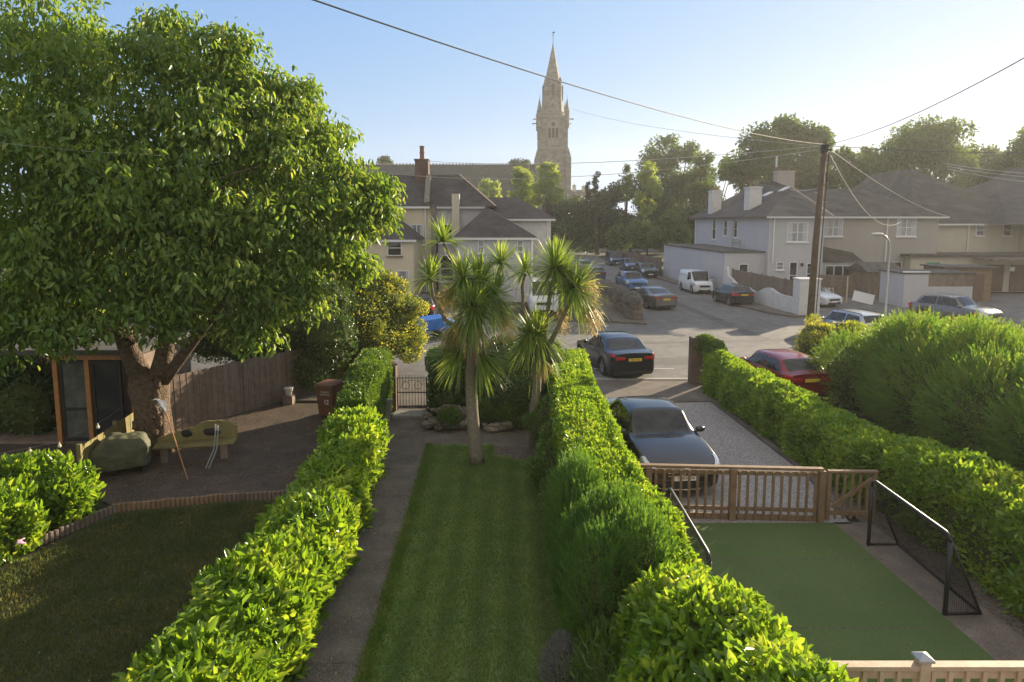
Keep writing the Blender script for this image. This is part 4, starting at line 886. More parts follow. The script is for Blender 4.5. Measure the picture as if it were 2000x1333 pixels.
# brown middle section
H4=thing('house','brown pebble-dashed terraced house with two white sash windows behind the telegraph pole','house',(26,57,0))
P_(H4,'wall',MB().box(25.0,36.3,57.0,68,0,6.3),'render_brown')
P_(H4,'side_wall',MB().box(24.8,25.0,53.62,57.0,0,6.3),'render_white')
q=MB(); hip(q,24.9,37.0,56.5,68.5,6.34,8.9,(.3,4.5),'x'); P_(H4,'roof',q,'slate_brown')
P_(H4,'fascia',MB().box(25.6,36.9,56.52,56.62,6.2,6.33),'upvc')
for px in(1607,1750): p=d(px,462,57); win(H4,(p.x,57,p.z+.0),X,NY,1.65,1.5,2,2,True,'glass_curtained')
q=MB(); q.tube([(31.9,56.9,6.3),(31.9,56.9,1)],.06,8); P_(H4,'downpipe',q,'upvc')
q=MB(); q.tube([(25.4,56.8,6.3),(25.4,56.8,0)],.07,8); P_(H4,'downpipe',q,'upvc')
P_(H4,'porch_wall',MB().box(25.7,28.9,55.2,57,0,2.6),'render_grey'); q=MB(); q.add([(25.5,55.0,2.6),(29.1,55.0,2.6),(29.1,57,3.3),(25.5,57,4.0)],[(0,1,2,3)]); P_(H4,'porch_roof',q,'slate_brown')
win(H4,(26.0,55.2,1.1),X,NY,2.2,1.2,3,1,True,'glass'); win(H4,(32.5,57,1.2),X,NY,.9,1.3,1,1,False,'glass'); win(H4,(34.6,57,.2),X,NY,.8,2.6,1,2,False,'glass_curtained',name='door')
# cream right part with big roofs
H5=thing('house','pale cream far right house with tall tiled roofs above the garages','house',(40,60,0))
P_(H5,'wall',MB().box(36.3,47.5,60,72,0,5.7),'render_yellow')
q=MB(); hip(q,35.5,48.2,59.4,80,5.72,11.2,(9,4),'y',40.4); P_(H5,'roof',q,'slate_brown')
q=MB(); hip(q,42.0,60,56.8,80,5.7,10.2,(7,5),'x'); P_(H5,'roof',q,'slate_brown')
P_(H5,'wall',MB().box(45.5,60,57.2,60,0,5.7),'render_yellow')
P_(H5,'fascia',MB().box(36,48.1,59.42,59.52,5.58,5.72),'upvc')
for px in(1905,1958): p=d(px,461,60); win(H5,(p.x,60,p.z),X,NY,.75,1.0,1,2,True,'glass')
q=MB(); q.tube([(40.9,59.9,5.6),(40.9,59.9,3)],.06,8); P_(H5,'downpipe',q,'upvc')
H6=thing('gabled_house','brick gable with white bargeboards at the far right edge','house',(70,88,0))
P_(H6,'wall',MB().add([(65,88,0),(78,88,0),(78,96,0),(65,96,0),(65,88,9.5),(78,88,9.5),(78,96,9.5),(65,96,9.5),(71.5,88,13.5),(71.5,96,13.5)],[(0,1,5,8,4),(1,2,6,5),(2,3,7,9,6),(3,0,4,7)]),'brick_sill')
q=MB(); q.bar((71.5,87.6,13.6),(64.2,87.6,9.1),.2,.45); q.bar((71.5,87.6,13.6),(78.8,87.6,9.1),.2,.45); P_(H6,'bargeboard',q,'upvc')
q=MB(); q.add([(64.4,87.7,9.1),(71.5,87.7,13.5),(71.5,97,13.5),(64.4,97,9.1)],[(0,1,2,3)]); q.add([(78.6,87.7,9.1),(71.5,87.7,13.5),(71.5,97,13.5),(78.6,97,9.1)],[(3,2,1,0)]); P_(H6,'roof',q,'slate_brown')
# garages
G=thing('garage_block','flat-roofed garage block with brown doors on the far right','garage',(40,56,0))
P_(G,'wall',MB().box(33.6,47,56,59.4,0,3.0),'render_yellow'); P_(G,'roof',MB().box(33.2,47.5,55.6,59.35,3.0,3.2),'felt'); P_(G,'canopy',MB().box(38.6,47.5,53.4,55.6,2.75,2.95),'patio')
for x in(36.0,39.0,42.0): P_(G,'garage_door',MB().box(x,x+2.4,55.9,55.98,.05,2.3),'garage')
P_(G,'green_panel',MB().box(34.9,36.0,55.9,55.97,1.9,2.5),'sign_green')
P_(G,'white_notice',MB().box(41.6,42.0,55.5,55.56,1.8,2.15),'upvc')
OH=thing('outhouse','low pale grey outhouse with a timber-clad end in the forecourt','outbuilding',(28.6,46.5,0))
P_(OH,'wall',MB().box(27.2,28.9,46,49,0,2.3),'render_grey'); P_(OH,'low_wall',MB().box(28.9,32.0,46,46.3,0,1.45),'render_grey')
P_(OH,'timber_cladding',MB().box(28.9,32.0,46.02,46.26,1.45,2.3),'wood_grey'); P_(OH,'roof',MB().box(27.1,32.1,45.95,49.1,2.32,2.42),'felt')
P_(OH,'coping',MB().box(27.1,28.9,45.88,46.1,2.43,2.5),'upvc')
SH=thing('shed','small timber shed with a pale felt roof between the outhouse and the fence','shed',(26.9,50.5,0))
P_(SH,'wall',MB().box(27.4,29.8,51,54,0,2.1),'wood_grey'); q=MB(); q.add([(27.2,50.8,2.1),(30.1,50.8,2.1),(30.1,54.2,2.1),(27.2,54.2,2.1),(27.2,52.5,2.75),(30.1,52.5,2.75)],[(0,1,5,4),(2,3,4,5),(0,4,3),(1,2,5)]); P_(SH,'roof',q,'felt')
CP=thing('timber_store','brown timber lean-to store with dark doors beside the outhouse','shed',(33,50,0))
P_(CP,'frame',MB().box(32.2,35.8,49.5,52,0,2.5),'wood'); P_(CP,'door',MB().box(33.9,35.2,49.42,49.5,.05,2.1),'garage'); P_(CP,'roof',MB().box(32.0,36.2,49.2,52.2,2.5,2.6),'felt')
# fences right
def panels(name,label,pts,h,m,z0=0.,group=None,step=1.8,horiz=False,bw=.11,post=.09,zfun=None,cat='fence'):
    root=thing(name,label,cat,(pts[0][0],pts[0][1],0),0,group); l=root.location
    for i in range(len(pts)-1):
        a=Vector((*pts[i],0)); b=Vector((*pts[i+1],0)); L=(b-a).length; dr=(b-a)/L; n=max(1,round(L/step)); nm=Vector((dr.y,-dr.x,0))
        for k in range(n+1):
            p=a+dr*L*k/n; q=MB(); q.obox(p-l+Vector((0,0,z0+(h+.05)/2)),dr*post/2,nm*post/2,Vector((0,0,(h+.05)/2))); 
            if k<n or i==len(pts)-2: q.build('post',m,root)
        for k in range(n):
            p0=a+dr*(L*k/n+post/2); w=L/n-post; q=MB()
            if horiz:
                m_=int(h/bw)
                for j in range(m_): q.obox(p0+dr*w/2-l+Vector((0,0,z0+.03+bw*(j+.5)))+nm*(.012 if j%2 else 0),dr*w/2,nm*.009,Vector((0,0,bw*.47)))
            else:
                m_=max(1,int(w/bw))
                for j in range(m_): q.obox(p0+dr*w*(j+.5)/m_-l+Vector((0,0,z0+.03+h/2-.03))+nm*(.008 if j%2 else 0),dr*w/m_*.48,nm*.009,Vector((0,0,h/2-.03+random.uniform(-.01,.01))))
                for zz in(.25,h-.25): q.obox(p0+dr*w/2-l+Vector((0,0,z0+zz))-nm*.035,dr*w/2,nm*.025,Vector((0,0,.04)))
            q.build('panel',m,root)
    return root
panels('panel_fence','brown horizontal-board fence behind the white saloon',[(22.6,55.0),(25.4,53.2),(31.5,52.4)],1.7,'wood_grey',horiz=True)
panels('panel_fence','long low grey-brown board fence behind the far row of cars',[(16.2,72.2),(15.0,95)],1.9,'wood_grey')
WW=thing('garden_wall','white rendered boundary wall with wavy top and a square end pillar','wall',(17.6,48,0))
q=MB(); pts=[]; a=Vector((17.35,54.1,0)); b=Vector((18.15,42.4,0)); n=40; dr=(b-a).normalized(); nm=Vector((dr.y,-dr.x,0)); L=(b-a).length; l=WW.location
prev=None
for i in range(n+1):
    t=i/n; zt_=1.25+.22*math.sin(t*9+1)+.12*math.sin(t*21)- .25*t; zt_=2.3 if t<.07 else zt_; p=a+dr*L*t-l; cur=[(p-nm*.11)[:],(p+nm*.11)[:],zt_]
    for s in(0,1):
        q.v.append((cur[s][0],cur[s][1],0)); q.v.append((cur[s][0],cur[s][1],zt_))
for i in range(n):
    k=i*4; q.f+=[(k,k+1,k+5,k+4),(k+2,k+6,k+7,k+3),(k+1,k+3,k+7,k+5)]; q.mi+=[0,0,0]
q.build('wall','render_white',WW)
q=MB(); q.box(18.0,19.3,41.4,42.4,0,2.32); P_(WW,'pillar',q,'render_white'); P_(WW,'coping',MB().box(17.95,19.35,41.35,42.45,2.32,2.4),'upvc')
panels('panel_fence','vertical board fence standing behind the wavy white wall',[(17.75,53.4),(18.4,42.6)],2.15,'wood_grey')
# leaning things by fence
o=MB(); o.obox((0,0,.45),(.75,0,-.18),(0,.02,0),(.1,.05,.35)); o=o.build('white_board','upvc'); o.location=(25.3,47.6,.04); tag(o,'white board leaning at an angle in front of the shed','board')
o=MB(); o.bar((0,0,0),(.25,.5,1.9),.09,.03); o=o.build('timber_plank','wood_pale'); o.location=(24.5,48.4,.0); tag(o,'single plank leaning beside the white board','plank')
FC=thing('folding_chairs','folded white metal garden chairs leaning on the board fence','chair',(23.9,51.6,0))
for i in range(4):
    q=MB()
    for s in(0,.4): q.tube([(i*.28+s,-.1,0),(i*.28+s*.8,.15,.8)],.018,5)
    for z in(.25,.5,.75): q.tube([(i*.28,0+z*.2,z),(i*.28+.38,0+z*.2,z)],.015,5)
    q.build('frame','upvc',FC)
# rubble wall by saloon
def rubble(name,label,path,h,w,seed=1,m='stonewall',cat='wall'):
    root=thing(name,label,cat,(path[0][0],path[0][1],0)); q=MB(); rr=random.Random(seed)
    for i in range(len(path)-1):
        a=Vector((*path[i],0)); b=Vector((*path[i+1],0)); L=(b-a).length; dr=(b-a)/L; nm=Vector((dr.y,-dr.x,0)); 
        q.obox((a+b)/2-root.location+Vector((0,0,h*.45)),dr*L/2,nm*w*.38,Vector((0,0,h*.45)))
        z=.0
        while z<h:
            hh=rr.uniform(.10,.2); t=0
            while t<L:
                ll=rr.uniform(.15,.42)
                for s in(-1,1):
                    p=a+dr*(t+ll/2)+nm*s*w*.4-root.location+Vector((0,0,min(z+hh/2,h-.02)))
                    q.blob(p,(ll*.5+.0,w*.22+rr.uniform(0,.04),hh*.55),7,5,.12,rr.randint(0,9999)) if abs(dr.x)>.7 else q.blob(p,(w*.22+rr.uniform(0,.04),ll*.5,hh*.55),7,5,.12,rr.randint(0,9999))
                t+=ll
            z+=hh
    q.build('stones',m,root); return root
rubble('stone_wall','low rubble stone wall beside the brown-grey saloon',[(7.5,39.3),(7.2,45),(6.8,53)],1.15,.6,3)
bush('creeper','dry grey-green creeper growing over the low rubble wall','shrub',[(7.4,40.5,1.15,.5,1.3,.45),(7.2,43.5,1.25,.5,1.6,.45),(7.0,47.5,1.2,.5,2.2,.45),(6.8,51,1.1,.5,1.8,.4)],14000,.11,.6,'l_lav',simple=True)

# =====================================================================  POLE, LAMP, WIRES
TP=thing('telegraph_pole','tall brown wooden telegraph pole with step irons and cable fan at its top','pole',(13.55,30,0))
q=MB(); q.tube([(0,0,0),(.1,0,5),(.28,0,9.5)],[.165,.145,.115],12); q.build('pole','pole',TP,True)
q=MB()
for i in range(16):
    s=1 if i%2 else -1; z=2.2+i*.42; q.tube([(.28*z/9.5+s*.14,0,z),(.28*z/9.5+s*.30,0,z),(.28*z/9.5+s*.30,0,z+.05)],.012,5)
q.build('step_iron','steel',TP)
q=MB(); q.lathe([(.16,0),(.16,.35)],10,(.28,0,9.0)); q.box(.0,.5,-.2,-.14,9.05,9.13); q.build('cable_head','black',TP)
q=MB(); q.tube([(.46,-.02,9.0),(.34,-.05,5),(.22,-.05,0.1)],.025,6); q.build('down_cable','wire',TP)
SL=thing('street_lamp','slim grey street lamp with a curved arm, right of the telegraph pole','street lamp',(16.3,28.8,0))
q=MB(); q.tube([(0,0,0),(0,0,1.2),(0,0,1.25),(0,0,4.9),(-.06,0,5.15),(-.2,0,5.32),(-.35,0,5.4)],[.08,.08,.05,.045,.04,.035,.035],10); q.build('column','steel',SL,True)
q=MB(); q.blob((-.58,0,5.42),(.28,.11,.07),12,8,0); q.build('lamp_head','pot',SL,True)
def wire(name,label,a,b,sag,r=.012,m='wire',cat='cable',group='overhead cables'):
    a=Vector(a);b=Vector(b); q=MB(); pts=[(a+(b-a)*t-Vector((0,0,sag*4*t*(1-t))))-a for t in [i/20 for i in range(21)]]
    q.tube(pts,r,5); o=q.build(name,m); o.location=a; tag(o,label,cat,group); return o
top=Vector((13.83,29.9,9.28)); tp=top
wire('overhead_cable','dark cable sweeping from the top centre of the sky down to the pole',d(560,-18,9),top+Vector((0,0,.05)),.35,.013)
wire('overhead_cable','dark cable from the right edge of the sky down towards the pole',d(2060,80,14),top+Vector((.05,0,.05)),.3,.012)
wire('overhead_cable','upper of two pale cables crossing the church tower',(-7.4,57.0,11.0),top,.5,.016,'wire_pale')
wire('overhead_cable','lower of two pale cables crossing the church tower',(-14.5,57.0,10.6),top+Vector((-.1,0,-.15)),1.2,.014,'wire_pale')
wire('overhead_cable','short bright cable rising left from the pole over the tall tree',(top+Vector((0,0,-.05))),(4.0,100,24),.9,.012,'wire_pale')
wire('overhead_cable','cable running level right from the pole',top,(60,60,13.5),.8,.016)
wire('overhead_cable','pale cable dropping from the pole to the brown terraced house',top+Vector((.1,0,-.1)),(36.6,56.6,6.4),.4,.016,'wire_pale')
wire('overhead_cable','slack pale cable dropping from the pole to the brown house downpipe',top+Vector((.1,0,-.2)),(33.2,56.8,6.1),1.6,.013,'wire_pale')
wire('overhead_cable','pale cable from the pole to the grey house roof',top+Vector((-.1,0,-1.8)),(24.8,60.5,8.9),.2,.012,'wire_pale')
for i,(y0,y1) in enumerate(((320,337),(325,345),(331,356))):
    wire('overhead_cable','%s bright cable of the three over the far right roofs'%('highest','middle','lowest')[i],d(1850+i*2-2,y0,52),d(2080,y1+6,40),.15,.022,'wire_pale')
wire('overhead_cable','thin cable running in front of the big leafy tree crown',d(-60,272,11),d(470,305,16),.1,.004,'wire')

# =====================================================================  FRONT GARDEN HEDGES
HG='garden hedges'
hedge('laurel_hedge','tall dense hedge with a brightly lit flat top running down the right of the lawn','hedge',
 [(1.85,22.0,.62,1.72),(1.72,19,.62,1.75),(1.65,16,.66,1.75),(1.62,13,.68,1.72),(1.68,11.3,.68,1.72),(2.15,10.2,.34,1.62),(2.2,7.4,.32,1.55)],110000,.074,.5,'l_laurel',up=.6,bump=.10,tuft=.08)
bush('laurel_bush','big rounded glossy laurel in the right foreground, beside the balcony rail','bush',[(2.2,6.6,.75,1.0,1.1,1.3),(2.0,7.45,.75,.75,.75,1.05),(2.4,5.5,.8,1.05,1.0,1.3),(1.7,6.0,.6,.8,1.0,1.15)],34000,.125,.46,'l_laurel',core=.80,up=.5,shell=.3)
hedge('laurel_hedge','loose bright laurel hedge with pale new shoots between the two front gardens','hedge',
 [(-3.55,5.8,.60,1.15),(-3.5,7.5,.60,1.25),(-3.45,9.2,.56,1.17),(-3.52,11,.52,1.1),(-3.62,12.8,.5,1.15),(-3.68,14.2,.5,1.28),(-3.8,15.6,.48,1.35)],36000,.15,.44,'l_laurel',rnd=.4,bump=.26,tuft=.17,up=.7,shoots=90,seed=2.2)
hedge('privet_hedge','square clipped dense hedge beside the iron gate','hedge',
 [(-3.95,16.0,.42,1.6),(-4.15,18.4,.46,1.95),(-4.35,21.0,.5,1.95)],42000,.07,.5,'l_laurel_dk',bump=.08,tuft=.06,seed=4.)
hedge('laurel_hedge','long curving hedge along the right of the gravel driveway and patio','hedge',
 [(7.35,23.3,.55,1.3),(7.5,20.5,.62,1.3),(7.75,17.5,.66,1.28),(8.05,14.5,.70,1.3),(8.35,12.2,.74,1.5),(8.55,9.8,.8,1.5),(8.7,7.5,.85,1.5)],80000,.105,.46,'l_laurel',rnd=.45,bump=.24,tuft=.13,up=.5,seed=6.)
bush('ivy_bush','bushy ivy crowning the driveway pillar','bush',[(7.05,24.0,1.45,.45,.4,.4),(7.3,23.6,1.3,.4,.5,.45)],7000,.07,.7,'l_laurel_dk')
q=MB(); q.box(-.24,.24,-.22,.22,0,1.72); o=q.build('gate_pillar','brick',bevel=.02); o.location=(6.78,24.05,.05); tag(o,'old brick gate pillar at the mouth of the gravel driveway','pillar')
q=MB(); q.box(0,.12,0,2.2,0,.75); o=q.build('low_wall','render_grey'); o.location=(6.98,21.4,0); tag(o,'short low grey wall under the driveway hedge','wall')
# conifers in foreground (upright sprays)
def sprays(name,label,lumps,nt,per,ls,lw,m,cat='bush',up=1.6,droop=0,group=None,th=.18,core=.82):
    L=np.array(lumps,float); x0,y0=L[:,0].mean(),L[:,1].mean(); root=thing(name,label,cat,(x0,y0,0),0,group)
    P,out=ell_points(lumps,nt,.12); n=len(P); 
    ax=unit(out*.8+np.array([0,0,up])+R.normal(size=(n,3))*.18)
    ax[:,2]-=droop; ax=unit(ax)
    T=np.tile(np.linspace(0,1,per),n); PP=np.repeat(P,per,0)-np.array([x0,y0,0]); AX=np.repeat(ax,per,0); hgt=np.repeat(th*(.6+.9*R.random(n)),per)
    PP=PP+AX*(T*hgt)[:,None]; rnd=unit(R.normal(size=(len(PP),3))); side=unit(np.cross(AX,rnd)); PP=PP+side*(.03*(1-T)*R.random(len(T)))[:,None]
    A=unit(AX*1.0+side*(.9*(1-T*.7))[:,None]); k=PP[:,2]>.02
    leafmesh('foliage',PP[k],A[k],unit(np.cross(A,rnd))[k],(ls*(.6+.8*R.random(len(T))))[k],lw,m,root,simple=True)
    mb=MB()
    for i,l in enumerate(L): mb.blob((l[0]-x0,l[1]-y0,max(l[2],0)),(l[3]*core,l[4]*core,l[5]*core),12,8,.1,i)
    mb.build('branches','core',root); return root
sprays('conifer_bush','dark upright conifer bush, the farther of two by the tall hedge',[(1.15,11.0,.8,.5,.75,1.0),(1.05,10.5,.7,.4,.5,.9),(1.2,11.9,.7,.42,.6,.9)],4200,14,.055,.016,'l_conifer')
sprays('conifer_bush','brighter upright conifer bush, the nearer of two by the tall hedge',[(1.5,9.5,.8,.62,.75,1.08),(1.25,8.6,.75,.5,.7,1.0),(1.8,8.8,.85,.5,.8,1.05),(1.1,9.6,.65,.42,.5,.9),(1.75,9.9,.8,.45,.5,1.0)],7600,14,.055,.016,'l_conifer')
bush('wispy_shrub','wispy narrow-leaved shrub with yellow tips at the bottom centre','shrub',[(1.15,7.3,.45,.45,.8,.75),(1.3,6.3,.5,.5,.8,.8)],5200,.095,.22,'l_laurel_dk',up=1.2,core=.6)
bush('lavender','silvery lavender clump at the edge of the lawn','shrub',[(.72,8.0,.2,.35,.55,.4),(.75,7.0,.2,.35,.5,.42)],6500,.075,.1,'l_lav',up=1.2,core=.5,simple=True)
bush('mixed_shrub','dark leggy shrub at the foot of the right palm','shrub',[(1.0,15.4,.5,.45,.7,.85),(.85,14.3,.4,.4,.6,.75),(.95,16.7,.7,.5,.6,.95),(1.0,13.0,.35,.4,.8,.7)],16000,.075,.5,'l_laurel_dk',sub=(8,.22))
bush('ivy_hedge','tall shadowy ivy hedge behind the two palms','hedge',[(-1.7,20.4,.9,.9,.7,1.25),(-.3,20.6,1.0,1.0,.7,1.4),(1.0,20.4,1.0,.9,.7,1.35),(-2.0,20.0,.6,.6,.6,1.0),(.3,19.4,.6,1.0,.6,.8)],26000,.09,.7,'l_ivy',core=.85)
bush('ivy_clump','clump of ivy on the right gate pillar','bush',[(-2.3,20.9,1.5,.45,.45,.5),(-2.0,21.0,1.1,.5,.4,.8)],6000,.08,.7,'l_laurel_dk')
# rockery
rk=thing('rockery','low rockery of rough stones under the ivy hedge','rockery',(-1.4,18.9,0)); q=MB(); rr=random.Random(5)
for i in range(55):
    x=rr.uniform(-1.1,1.7); y=rr.uniform(-.45,.5); s=rr.uniform(.08,.22); q.blob((x,y,.05+(y+.45)*.35+rr.uniform(0,.08)),(s*1.2,s*.8,s*.7),8,6,.18,i)
q.build('stones','stonewall',rk)
bush('fern','low green ferns among the rockery stones','plant',[(-1.8,18.7,.3,.3,.3,.3),(-.9,19.0,.4,.35,.3,.35),(-.1,18.8,.3,.4,.3,.35),(.4,19.0,.3,.4,.35,.4)],5000,.14,.14,'l_laurel_dk',core=.5,up=.8)
# gate + pillars + stump
gt=thing('garden_gate','rusty wrought-iron garden gate standing between brick pillars','gate',(-3.15,20.5,0)); q=MB()
for x in(-.46,.46): q.bar((x,0,.05),(x,0,1.12),.035)
for z in(.12,.62,1.08): q.bar((-.45,0,z),(.45,0,z),.03,.03)
q.build('frame','iron',gt)
for i in range(9):
    q=MB(); x=-.38+i*.095; q.tube([(x,0,.1),(x,0,1.16),(x,0,1.2)],[.008,.008,.002],6); q.build('bar','iron',gt)
q=MB(); q.tube([(-.35,0,.75)]+[(-.2+.12*math.cos(a),0,.85+.12*math.sin(a)) for a in np.linspace(3.6,9.5,14)],.009,5); q.tube([(.2+.12*math.cos(a),0,.85+.12*math.sin(a)) for a in np.linspace(0,5.5,14)],.009,5); q.build('scroll','iron',gt)
for x,lab in((-3.82,'red brick pillar on the hinge side of the iron gate, against the clipped hedge'),(-2.48,'red brick pillar on the latch side of the iron gate, half under ivy')):
    q=MB(); q.box(-.16,.16,-.18,.18,0,1.45); q.lathe([(.2,1.45),(.2,1.5),(.05,1.6)],4); o=q.build('gate_pillar','brick',bevel=.015); o.location=(x,20.7,0); tag(o,lab,'pillar')
q=MB(); q.blob((0,0,.38),(.2,.18,.42),9,8,.12,4); o=q.build('stump','wood_green',smooth=True); o.location=(-2.0,20.2,0); tag(o,'mossy old tree stump right of the iron gate','stump')
q=MB(); q.obox((0,0,.35),(.09,0,0),(0,.09,0),(.05,0,.36)); o=q.build('stone_post','kerb',bevel=.02); o.location=(-3.72,19.4,0); tag(o,'short leaning grey stone post on the hedge side of the path','post')
q=MB(); q.box(-.5,.5,-.3,.3,0,.1); o=q.build('gate_step','kerb',bevel=.02); o.location=(-3.15,20.0,.0); tag(o,'worn stone step below the iron gate','step')
# =====================================================================  PALMS
def palm_head(root,c,ln,nl,dirv=(0,0,1),spread=2.0,m='l_palm',w=.036,dead=0,name='leaf_head'):
    c=np.array(c); dv=unit(np.array([dirv],float))[0]; V=[];Fs=[]
    for i in range(nl):
        # polar angle from axis
        u=R.random(); th=spread*u**.75; ph=R.random()*2*math.pi
        a=unit(np.cross([dv],[[.3,.8,.1]]))[0]; b=np.cross(dv,a)
        dr=dv*math.cos(th)+(a*math.cos(ph)+b*math.sin(ph))*math.sin(th); L=ln*(.75+.4*R.random())*(1 if th<2.2 else .85); sg=(.22+.62*max(0,th-.55))*(.6+.9*R.random())
        side=unit(np.cross([dr],[[0,0,1.]]+R.normal(size=(1,3))*.2))[0]; k=len(V); pts=[]
        for s,wd in((0,.5),(.3,1.),(.62,.8),(.86,.4),(1,.03)):
            p=c+dr*L*s+np.array([0,0,-1])*L*sg*s*s*.55; V.append(p+side*w*wd/2); V.append(p-side*w*wd/2)
        for j in range(4): Fs.append((k+2*j,k+2*j+1,k+2*j+3,k+2*j+2))
    return rawmesh(name,np.array(V),np.array(Fs),m,root)
def panicle(root,c,ln,n,dirv):
    V=[];Fs=[]; c=np.array(c,float); dv=np.array(dirv,float)
    P=[];A=[]
    for i in range(n):
        dr=unit([dv+R.normal(size=3)*.35])[0]; s=R.random(); p=c+dr*ln*s*.8+np.array([0,0,-1])*ln*s*s*.45; P.append(p); A.append(unit([dr*.5+R.normal(size=3)*.45+np.array([0,0,-.5])])[0])
    leafmesh('flower_panicle',np.array(P),np.array(A),sph(n),.13*(.6+.8*R.random(n)),.012,'l_panicle',root,simple=True)
def palm(label,base,trunk,heads,pans,skirts):
    root=thing('cabbage_palm',label,'palm tree',(base[0],base[1],0)); l=Vector((base[0],base[1],0))
    q=MB()
    for pts,rs in trunk: q.tube([Vector(p)-l for p in pts],rs,12)
    q.build('trunk','bark_grey',root,True)
    for (c,ln,nl,dv,sp) in heads: palm_head(root,Vector(c)-l,ln,int(nl*1.3),dv,sp)
    for (c,ln,nl) in skirts: palm_head(root,Vector(c)-l,ln,nl,(0,0,-1),1.0,'l_dead',.03,name='dead_leaves')
    for (c,ln,n,dv) in pans: panicle(root,Vector(c)-l,ln,n*2,dv)
def D(px,py,Y): v=d(px,py,Y); return (v.x,v.y,v.z)
Y1=16.0
palm('multi-headed cabbage palm on the lawn, the left and bushier of the two',(-.87,16.0),
 [([(-.87,16,0),(-.90,16,.25),(-.98,16,1.3),(-1.02,16.0,2.4),D(925,650,Y1),D(935,580,Y1)],[.20,.165,.15,.14,.13,.08]),
  ([D(928,690,Y1),D(905,650,Y1),D(870,625,Y1),D(846,580,Y1),D(840,545,Y1)],[.09,.06,.05,.045,.04]),
  ([D(920,640,Y1),D(900,560,Y1+.4),D(880,500,Y1+.4),D(866,475,Y1+.4)],[.07,.04,.035,.03]),
  ([D(932,640,Y1),D(960,580,Y1+.5),D(978,520,Y1+.5)],[.08,.05,.04]),
  ([D(925,660,Y1),D(912,600,Y1-.3),D(905,545,Y1-.3)],[.08,.06,.05])],
 [(D(938,555,Y1),.92,260,(0,0,1),2.1),(D(905,545,Y1-.3),.8,150,(-.2,0,1),2.1),(D(965,580,Y1+.2),.85,170,(.4,0,1),2.2),(D(978,515,Y1+.5),.72,110,(.1,0,1),1.7),
  (D(866,472,Y1+.4),.75,85,(0,0,1),1.6),(D(840,545,Y1),.72,75,(-.1,0,1),1.8),(D(925,600,Y1-.5),.9,240,(0,-.5,.6),2.1),
  (D(905,680,Y1-.1),.95,170,(-.7,-.1,-.1),1.3),(D(935,690,Y1-.1),.95,170,(.5,-.1,-.25),1.2)],
 [(D(975,600,Y1),.7,420,(.35,0,-.8)),(D(900,620,Y1-.2),.6,350,(-.2,-.2,-.9)),(D(890,560,Y1),.6,350,(-.5,0,-.5)),(D(885,640,Y1-.2),.55,250,(-.3,0,-.9))],
 [(D(925,625,Y1),.9,150),(D(880,640,Y1),.55,70)])
Y2=17.1
palm('cabbage palm beside the tall hedge, the right and thinner of the two',(.6,17.1),
 [([(.6,17.1,0),(.58,17.1,1.0),D(1048,760,Y2),D(1050,700,Y2)],[.15,.13,.12,.12]),
  ([D(1050,710,Y2),D(1040,650,Y2),D(1022,600,Y2),D(1020,560,Y2),D(1026,535,Y2)],[.10,.055,.045,.04,.035]),
  ([D(1052,710,Y2),D(1066,640,Y2),D(1072,590,Y2),D(1082,530,Y2)],[.10,.06,.055,.05]),
  ([D(1055,710,Y2),D(1090,640,Y2-.2),D(1112,590,Y2-.2),D(1122,560,Y2-.2)],[.09,.055,.05,.045])],
 [(D(1084,525,Y2),.98,260,(0,0,1),2.0),(D(1026,530,Y2),.75,90,(-.1,0,1),1.8),(D(1122,565,Y2-.2),.95,220,(.45,0,.8),2.1),(D(1050,655,Y2-.1),.95,190,(0,-.3,.6),2.2),(D(1100,545,Y2+.2),.85,150,(.3,.1,1),2.1),(D(1035,650,Y2-.2),.9,110,(-.6,-.2,.2),1.5)],
 [(D(1125,540,Y2),.75,480,(.55,0,-.35)),(D(1150,590,Y2-.2),.65,420,(.3,0,-.9)),(D(1095,600,Y2),.55,200,(.2,0,-.9))],
 [(D(1060,700,Y2),.55,60)])
# =====================================================================  DECK, FENCE, GOALS
pf=thing('picket_fence','brown timber picket fence with a gate between the turf and the driveway','fence',(2.6,12.85,0)); l=pf.location
def PF(n,q,m='wood',par=None): return q.build(n,m,par or pf,shift=tuple(l),bevel=.004)
yf=lambda x: 12.95-.06*(x-2.6)
PF('top_rail',MB().bar((2.55,yf(2.55),1.1),(6.18,yf(6.18),1.1),.12,.045)); 
PF('upper_rail',MB().bar((2.55,yf(2.55),.99),(6.1,yf(6.1),.99),.04,.09)); PF('lower_rail',MB().bar((2.55,yf(2.55),.24),(6.1,yf(6.1),.24),.04,.08)); PF('gravel_board',MB().bar((2.55,yf(2.55),.07),(6.1,yf(6.1),.07),.04,.12))
for x in(2.75,4.42,6.15): PF('post',MB().box(x-.06,x+.06,yf(x)-.1,yf(x)+.02,0,1.08))
x=2.9; b0=None
while x<6.05:
    if abs(x-4.42)>.1: PF('baluster',MB().box(x-.024,x+.024,yf(x)-.065,yf(x)-.022,.05,1.03))
    x+=.165
gg=MB(); 
gp=thing('fence_gate','timber gate with a diagonal brace at the right end of the picket fence','gate',(6.3,12.72,0)); gl=gp.location
def PG(n,q): return q.build(n,'wood',gp,shift=tuple(gl),bevel=.004)
PG('frame',MB().bar((6.27,12.72,1.06),(7.25,12.70,1.06),.10,.045)); PG('frame',MB().bar((6.27,12.72,.2),(7.2,12.70,.2),.04,.08)); PG('stile',MB().box(6.26,6.34,12.68,12.75,.05,1.03)); PG('stile',MB().box(7.16,7.24,12.68,12.75,.05,1.03))
PG('brace',MB().bar((6.34,12.65,.35),(7.15,12.65,.95),.035,.07))
for i in range(5): PG('baluster',MB().box(6.43+i*.155,6.48+i*.155,12.69,12.73,.08,1.03))
